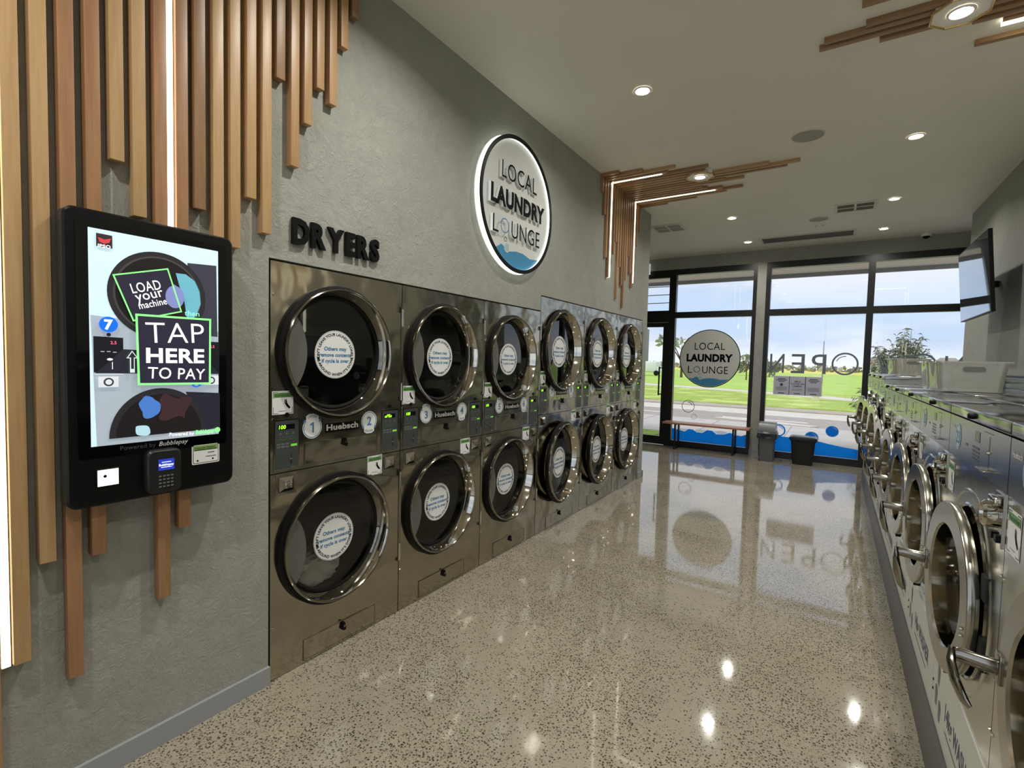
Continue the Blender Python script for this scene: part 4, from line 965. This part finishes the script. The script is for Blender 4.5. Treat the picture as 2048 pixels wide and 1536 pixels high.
# ---------------------------------------------------------------- ceiling fittings
def downlight(x,y,label,hexa=False,power=DOWN):
    r=thing('ceiling_light',label,'ceiling light',(x,y,H),0,'recessed downlights' if not hexa else 'hexagonal lights among the ceiling slats')
    zz=-.034 if hexa else 0
    mb=MB()
    if hexa:
        n=8; R=.135; gold=mat('brass_trim',(212,180,120),.25,.8)
        pts=[(R*math.cos(2*PI*(i+.5)/n),R*math.sin(2*PI*(i+.5)/n)) for i in range(n+1)]
        mb.tube([(a,b,zz-.002) for a,b in pts],.006,gold,8,False); mb.build('trim_ring',r)
        mb=MB(); vs=[(a,b,zz) for a,b in pts[:n]]+[(a,b,0) for a,b in pts[:n]]; mb.add(vs,[tuple(range(n))[::-1]]+[(i,(i+1)%n,n+(i+1)%n,n+i) for i in range(n)],mat('fitting_white',(232,230,222),.5)); mb.build('mounting_plate',r)
    mb=MB(); mb.lathe([(-.001+zz,.062),(-.006+zz,.060),(-.008+zz,.050),(-.003+zz,.046)],mat('fitting_white',(232,230,222),.5),seg=40,axis='z'); mb.build('bezel',r)
    mb=MB(); mb.disc((0,0,-.004+zz),.046,M_LAMP,32,axis='z'); mb.build('lens',r)
    ld=bpy.data.lights.new('downlight','AREA'); ld.shape='DISK'; ld.size=.07; ld.energy=power; ld.color=(1,.96,.9); ld.spread=math.radians(150)
    lo=bpy.data.objects.new('downlight',ld); COL.objects.link(lo); lo.parent=r; lo.location=(0,0,-.012+zz)
    return r
for x,y,l in ((.872,2.252,'ceiling downlight nearest the round wall sign'),(2.582,4.062,'downlight on the right side of the ceiling, nearest the camera'),(.879,5.834,'downlight left of the long grille, just past the far slats'),(2.582,5.87,'downlight above and right of the dark square grille'),(.87,7.312,'downlight nearest the door, at the left end of the long grille'),(2.58,7.312,'downlight near the security camera, right of the long grille')):
    downlight(x,y,l)
downlight(.87,4.05,'white hexagonal light with a gold rim among the far ceiling slats',True)
downlight(2.585,2.295,'white hexagonal light with a gold rim at the top edge of the picture',True)
for x,y in ((.872,.45),(.872,-1.4),(2.582,.4),(2.582,-1.5)): downlight(x,y,'unseen downlight in the ceiling out of view, boosted to brighten the near end of the room',power=DOWN*2.0 if x<1 else DOWN*1.2)  # unseen lamps, stronger than the rest to brighten the near left wall
def grille(x0,x1,y0,y1,dark,label,cells=True):
    r=thing('ceiling_vent',label,'vent',((x0+x1)/2,(y0+y1)/2,H)); w=(x1-x0)/2; d=(y1-y0)/2; fm=mat('vent_white',(206,202,188),.5); b=.035
    mb=MB()
    for a,c in (((-w-b,-d-b),(w+b,-d)),((-w-b,d),(w+b,d+b)),((-w-b,-d),(-w,d)),((w,-d),(w+b,d))): mb.box((a[0],a[1],-.008),(c[0],c[1],0),fm)
    if cells: mb.box((-.012,-d,-.008),(.012,d,-.001),fm); mb.box((-w,-.008,-.008),(w,.008,-.001),fm)
    mb.build('frame',r); mb=MB(); mb.box((-w,-d,-.002),(w,d,-.0005),dark); mb.build('mesh_panel',r); return r
VD=mat('vent_dark_brown',(86,80,68),.7); VL=mat('vent_mid_grey',(150,148,140),.7)
grille(2.04,2.40,5.87,6.17,VD,'square ceiling grille with four dark cells on the right')
grille(-.16,.20,5.79,6.12,VL,'square ceiling grille with four pale cells near the wall end on the left')
grille(1.075,2.235,7.19,7.52,VD,'long dark slot grille in the ceiling before the shop front',False)
for x,y,rr_,l in ((1.829,3.62,.117,'round ceiling speaker nearer the camera'),(1.834,6.4,.105,'round ceiling speaker between the long grille and the square grilles')):
    s=thing('ceiling_speaker',l,'speaker',(x,y,H)); mb=MB(); mb.lathe([(0,rr_+.008),(-.006,rr_+.006),(-.006,rr_)],mat('vent_white'),seg=40,axis='z'); mb.build('rim',s)
    mb=MB(); mb.disc((0,0,-.005),rr_,mat('speaker_mesh',(166,160,152),.8),40,axis='z'); mb.build('mesh_cover',s)
mb=MB(); mb.lathe([(0,.055),(-.02,.052),(-.032,.03),(-.034,0)],mat('fitting_white'),seg=32,axis='z'); tag(mb.build('smoke_detector',loc=(1.84,6.75,H)),'small white round detector on the ceiling just beyond the far speaker','smoke detector')
s=thing('security_camera','white dome security camera under the ceiling by the shop front','camera',(3.10,7.88,H)); mb=MB(); mb.lathe([(0,.06),(-.035,.06),(-.042,.045)],mat('fitting_white'),seg=32,axis='z'); mb.build('housing',s); mb=MB(); mb.lathe([(-.04,.045),(-.062,.034),(-.074,.012),(-.075,0)],M_BLACK,seg=24,axis='z'); mb.build('dome_lens',s)
# ---------------------------------------------------------------- signs
def logo(mb,r,x,tk=0,face=None,par=None):
    B=M_TEXT; sd=M_WHITE if tk else None
    keep=mb; out=[]
    def nx(m):
        if par is None: return keep
        q=MB(); out.append(q); return q
    mb=nx(0)
    mb.text('LOCAL',0,r*.31,r*.27/.73,x,B,bold=-.002,width=r*1.02,thick=tk,side=sd); mb=nx(0); mb.text('LAUNDRY',0,-r*.10,r*.26/.73,x,B,bold=.05,width=r*1.56,thick=tk,side=sd)
    mb=nx(0); mb.text('L',-r*.64,-r*.53,r*.27/.73,x,B,bold=-.002,width=r*.15,thick=tk,side=sd); mb=nx(0); mb.text('UNGE',r*.21,-r*.53,r*.27/.73,x,B,bold=-.002,width=r*.86,thick=tk,side=sd)
    for q in out: q.build('raised_word',par)
    mb=keep
    mb.ringf((x+tk+.0005,-r*.405,-r*.395),r*.095,r*.112,M_BLUE if tk else M_PANEL); mb.ringf((x+.0006,-r*.405,-r*.395),r*.07,r*.078,M_TEAL,20,120)
    mb.ringf((x+.0006,-r*.31,-r*.57),r*.03,r*.038,M_PANEL); 
    # water
    P=[]; zt=-r*.73
    a0=math.pi+math.asin(.73); n=24
    for i in range(n+1):
        a=a0+(2*PI-math.asin(.73)-a0)*i/n; P.append((r*.985*math.cos(a),r*.985*math.sin(a)))
    top=[(.42,-.745),(.2,-.70),(0,-.70),(-.16,-.73),(-.22,-.735),(-.3,-.72),(-.36,-.68),(-.43,-.66),(-.49,-.70),(-.56,-.73)]
    P+= [(a*r,b*r) for a,b in top]
    mb.poly(P,x+.0008,M_TEAL); mb.disc((x+.0010,-r*.27,-r*.69),r*.072,mat('bubble_pale',(170,186,190),.4),30); mb.ringf((x+.0012,-r*.27,-r*.69),r*.066,r*.074,M_WHITE)
sg=thing('round_wall_sign','round backlit white sign reading LOCAL LAUNDRY LOUNGE high on the left wall','sign',(0,1.955,2.683))
RS=.497
mb=MB(); mb.lathe([(.012,RS*.99),(.026,RS*.99)],M_WHITE,seg=96); mb.disc((.026,0,0),RS*.99,mat('sign_face_white',(206,208,204),.5),96); mb.disc((.012,0,0),RS*.99,M_WHITE,96); mb.build('face_disc',sg)
hl=mat('sign_halo_acrylic',(245,250,240),.4,0,1.5)
mb=MB(); mb.lathe([(.004,RS*1.015),(.004,RS*.99),(.012,RS*.99)],hl,seg=96); mb.lathe([(.012,RS*1.0),(.045,RS*1.0)],hl,seg=96); mb.lathe([(.045,RS*.965),(.026,RS*.965)],hl,seg=96); mb.lathe([(.006,RS*1.018),(.010,RS*1.022)],M_BLACK,seg=96); mb.build('light_ring',sg)
mb=MB(); mb.lathe([(.044,RS*1.012),(.052,RS*1.012),(.052,RS*.955),(.044,RS*.955)],M_BLACK,seg=96,smooth=False); mb.build('black_rim',sg)
mb=MB(); logo(mb,RS*.97,.027,.022,par=sg); mb.build('wave_print',sg)
dr=thing('dryers_lettering','black raised DRYERS letters on the wall above the first dryer','lettering',(0,.352,2.03))
V,_=text_geo('DRYERS',.05); tw=max(v[0] for v in V)-min(v[0] for v in V); xx=-.255; scale=.51
adv=[max(v[0] for v in text_geo(c,.05)[0])-min(v[0] for v in text_geo(c,.05)[0]) for c in 'DRYERS']; tot=sum(adv)+.10*5
for c,a in zip('DRYERS',adv):
    mb=MB(); mb.text(c,xx,0,.112/.73,.004,M_BLACK,'L',.045,thick=.018,width=a/tot*scale); mb.build('letter',dr); xx+=(a+.10)/tot*scale
# vinyls on the shop-front glass
def vin(name,label,cat='window decal',group=None): return thing(name,label,cat,(0,GY-.003,0),-PI/2,group)
VR=.515
ws=vin('round_window_sign','round grey window sticker reading LOCAL LAUNDRY LOUNGE with a black rim','sign'); ws.location=(.222,GY-.003,1.63)
mb=MB(); mb.disc((0,0,0),VR,M_TEXT,72); mb.disc((.0008,0,0),VR*.972,M_VGREY,72); logo(mb,VR*.97,.0016); mb.build('printed_disc',ws)
b=vin('wave_decal','bright blue wave decal along the foot of the left window pane'); mb=MB()
mb.poly([(-.38,.115),(.88,.115),(.88,.335),(.80,.30),(.72,.31),(.62,.34),(.52,.30),(.40,.29),(.33,.345),(.24,.35),(.16,.29),(.06,.295),(.0,.335),(-.08,.34),(-.15,.285),(-.25,.31),(-.38,.33)],0,M_VBLUE); mb.build('blue_film',b)
mb=MB()
for pts in ([(-.26,.315),(-.15,.29),(-.09,.335),(-.26,.335)],[(.03,.325),(.07,.30),(.15,.295),(.22,.345),(.10,.345)],[(.36,.335),(.42,.30),(.52,.31),(.58,.345),(.45,.36)]): mb.poly(pts,.0006,M_VWHITE)
mb.build('foam',b)
b=vin('wave_decal','bright blue wave decal along the foot of the wide window behind the bins'); mb=MB()
mb.poly([(1.155,.115),(2.46,.115),(2.46,.262),(2.25,.285),(2.05,.315),(1.9,.345),(1.7,.36),(1.45,.36),(1.155,.40)],0,M_VBLUE); mb.poly([(2.552,.115),(4.17,.115),(4.17,.3),(3.4,.22),(2.552,.255)],0,M_VBLUE); mb.build('blue_film',b)
def bub(x,z,r,label,solid,ringw=.25,col=None):
    b=vin('bubble_decal',label,group='bubble decals on the glass'); mb=MB(); c=col or M_VBLUE
    if solid: mb.disc((0,x,z),r*1.08,M_VWHITE,36); mb.disc((.0006,x,z),r,c,36); mb.ringf((.0012,x,z),r*.68,r*.8,M_VWHITE,25,85)
    else: mb.ringf((0,x,z),r*(1-ringw),r,c); mb.ringf((.0006,x,z),r*(.62-ringw*.2),r*(.72-ringw*.2),c,20,95)
    mb.build('film',b)
bub(2.115,.515,.085,'solid blue bubble decal highest on the wide window',True); bub(1.84,.385,.095,'blue bubble decal half hidden behind the black bin',True); bub(1.37,.46,.10,'thick blue ring bubble decal beside the grey bin',False,.22)
bub(-.105,.755,.113,'large thin blue ring bubble above the bench',False,.09,mat('vinyl_navy',(60,100,150),.4)); bub(.005,.575,.048,'small thin ring bubble just above the bench seat',False,.1,mat('vinyl_navy'))
op=vin('open_lettering','grey mirror-image NOW OPEN lettering across the wide window','lettering')
def stroke(c,y,w):
    mb=MB(); mb.text(c,y,1.418,.333/.73,0,M_VPRINT,bold=0.0,width=w,mirror=True); mb.build('letter',op)
mb=MB(); mb.ringf((0,2.232,1.585),.15,.176,M_VPRINT); mb.ringf((0,2.232,1.585),.112,.124,M_VPRINT,85,160); mb.build('letter',op)
stroke('P',1.885,.2); stroke('E',1.595,.19); stroke('N',1.295,.21); stroke('W',2.80,.34); stroke('N',3.52,.21)
mb=MB(); mb.ringf((0,3.16,1.585),.15,.176,M_VPRINT); mb.build('letter',op)
PAPER=mat('notice_paper',(186,188,204),.7); PT=mat('notice_print',(70,72,84),.6)  # bluish grey puts the backlit shade of the sheets into their colour
def notice(x0,label,kind):
    n=vin('posted_notice',label,'notice','paper notices taped to the window'); mb=MB(); w,h=.212,.285; z0=1.068
    mb.rect(x0-.012,z0-.012,x0+w+.012,z0+h+.012,-.0005,mat('tape_clear_grey',(200,206,206),.3)); mb.rect(x0,z0,x0+w,z0+h,0,PAPER)
    c=x0+w/2
    if kind==1:
        for i,l in enumerate(('SMILE','YOU\'RE ON','CAMERA')): mb.text(l,c,z0+.2-.038*i,.036,.0006,PT,bold=.03)
        for i in range(2): mb.rect(x0+.03,z0+.09-.02*i,x0+w-.03,z0+.094-.02*i,.0006,PT)
    else:
        for i,(a) in enumerate((.05,.03,.06)): mb.rect(x0+a,z0+.250-.024*i,x0+w-a,z0+.262-.024*i,.0006,PT)
        if kind==0: mb.disc((.0006,c,z0+.155),.025,PT,20)
        for i in range(5): mb.rect(x0+.025,z0+.115-.013*i,x0+w-.025,z0+.119-.013*i,.0006,PT)
    mb.rect(c-.045,z0+.012,c+.045,z0+.022,.0007,M_TEXT); mb.build('sheet',n)
notice(1.269,'left of the three paper notices in the wide window',0); notice(1.497,'middle notice of three in the wide window, headed with large bold words',1); notice(1.723,'right of the three paper notices in the wide window',2)
# exit sign and bits
mb=MB(); mb.box((-1.3,F-.10,3.17),(-.865,F-.05,3.37),mat('exit_box_white',(236,238,236),.4,0,.3),.006); mb.box((-1.1,F-.085,3.37),(-1.06,F-.065,H),M_WHITE); tag(mb.build('exit_light_box'),'white box-shaped light fitting above the glass door, half hidden by the wall end','sign')
# ---------------------------------------------------------------- tv
ty0,ty1=4.65,5.90; xt,xb,zt,zb=3.168,3.225,2.765,2.045
tv=thing('wall_tv','flat television tilted forward on the right wall, mirroring the shop front','television',(3.2,5.27,2.4))
mb=MB(); th=.03; 
def tp(y,s,o): 
    d=Vector((xt-xb,0,zt-zb)).normalized(); nrm=Vector((-d.z,0,d.x)); base=Vector((xb,y,zb))+d*s*((Vector((xt,0,zt))-Vector((xb,0,zb))).length)+nrm*o
    return base-Vector((3.2,5.27,2.4))
c=[tp(ty0,0,0),tp(ty1,0,0),tp(ty1,1,0),tp(ty0,1,0),tp(ty0,0,-th),tp(ty1,0,-th),tp(ty1,1,-th),tp(ty0,1,-th)]
mb.add(c,[(0,1,2,3),(7,6,5,4),(0,4,5,1),(1,5,6,2),(2,6,7,3),(3,7,4,0)],M_BLACK); mb.build('case',tv)
SCR=mat('tv_glass_black',(10,11,14),.015,0,0,1.0,coat=1); mb=MB(); mb.add([tp(ty0+.01,.015,.001),tp(ty1-.01,.015,.001),tp(ty1-.01,.985,.001),tp(ty0+.01,.985,.001)],[(0,1,2,3)],SCR); mb.build('screen',tv)
mb=MB(); mb.box((.03,.3,-.03),(.245,.36,.03),M_BLACK); mb.build('wall_bracket',tv)
# ---------------------------------------------------------------- bench and bins
bn=thing('bench','timber-topped bench with black legs in front of the left window','bench',(.26,7.80,0))
mb=MB(); mb.add([(0,0,0)],[],M_BENCH); mb=MB(); mb.box((0,-.16,0),(.03,.16,1.42),M_BENCH,.003); s_=mb.build('seat',bn,loc=(-.71,0,.478),rot=(0,PI/2,0)); s_.location=(-.71,0,.478)
for x in (-.485,.47):
    mb=MB(); 
    for y in (-.12,.12): mb.box((x-.012,y-.035,.012),(x+.012,y+.035,.448),M_FRAME,.002)
    mb.box((x-.014,-.155,0),(x+.014,.155,.014),M_FRAME,.002); mb.box((x-.012,-.155,.432),(x+.012,.155,.448),M_FRAME,.002); mb.build('leg',bn)
def taper_bin(name,label,c,w0,d0,w1,d1,h,m):
    r=thing(name,label,'bin',c); mb=MB()
    def rp(w,d,z,rad=.025): 
        P=[]
        for (sx,sy,a0) in ((1,1,0),(-1,1,90),(-1,-1,180),(1,-1,270)):
            for k in range(4):
                a=math.radians(a0+30*k); P.append((sx*(w/2-rad)+rad*math.cos(a),sy*(d/2-rad)+rad*math.sin(a),z))
        return P
    n=16; R_=[rp(w0,d0,0),rp(w1,d1,h),rp(w1+.03,d1+.03,h),rp(w1+.03,d1+.03,h+.02),rp(w1-.02,d1-.02,h+.02),rp(w0-.01,d0-.01,.01)]
    for a in range(5): mb.add(R_[a]+R_[a+1],[(i,(i+1)%n,n+(i+1)%n,n+i) for i in range(n)],m,True)
    mb.add(R_[0],[tuple(range(n))[::-1]],m); mb.add(R_[5],[tuple(range(n))],m); mb.build('tub',r); return r,rp
G=mat('bin_grey',(96,96,98),.5)
r,rp=taper_bin('swing_bin','tall grey swing-top bin with a black liner, against the window post',(0,0,0),.2,.26,.225,.29,.46,G); r['category']='bin'; r.location=(1.245,7.68,0)
mb=MB(); rr2=random.Random(3); n=40
ringp=[]
for q,(z,o) in enumerate(((.475,.0),(.45,.02),(.40,.024),(.375,.03))):
    L=[]
    for i in range(n):
        a=2*PI*i/n; k=1/max(abs(math.cos(a))/.125,abs(math.sin(a))/.158); j=(rr2.uniform(-.008,.008) if q else 0)
        L.append(((k+o+j)*math.cos(a),(k+o+j)*math.sin(a),z+(rr2.uniform(-.014,.014) if q==3 else 0)))
    ringp.append(L)
for a in range(3): mb.add(ringp[a]+ringp[a+1],[(i,(i+1)%n,n+(i+1)%n,n+i) for i in range(n)],mat('bin_liner',(12,12,13),.3),True)
mb.build('liner',r)
mb=MB(); P=[(.0,.50),(.02,.58),(.055,.615),(.0,.625)]
lid=[]; m_=mat('bin_lid_grey',(120,124,126),.3)
prof=[(-.15,.478),(-.15,.54),(-.11,.60),(-.05,.625),(.05,.625),(.11,.60),(.15,.54),(.15,.478)]
vs=[(-.118,a,b) for a,b in prof]+[(.118,a,b) for a,b in prof]; k=len(prof)
mb.add(vs,[tuple(range(k)),tuple(range(k,2*k))[::-1]]+[(i,i+k,i+k+1,i+1) for i in range(k-1)],m_); mb.build('swing_lid',r)
r,rp=taper_bin('waste_bin','low black tapered bin with a flat lid, right of the tall grey bin',(1.745,7.70,0),.27,.2,.33,.26,.375,mat('bin_black',(14,14,15),.4)); r['category']='bin'
mb=MB(); n=16; A=rp(.375,.30,.396); B=rp(.375,.30,.425,.03); C_=rp(.33,.255,.44,.03); mb.add(A+B+C_,[(i,(i+1)%n,n+(i+1)%n,n+i) for i in range(n)]+[(n+i,n+(i+1)%n,2*n+(i+1)%n,2*n+i) for i in range(n)]+[tuple(range(2*n,3*n)),tuple(range(n))[::-1]],mat('bin_lid_black',(30,31,33),.3),True); mb.build('lid',r)
mb=MB(); mb.tube([(-.10,-.162,.372),(-.05,-.168,.385),(.05,-.168,.385),(.10,-.162,.372)],.008,M_BLACK,8); mb.build('carry_handle',r)
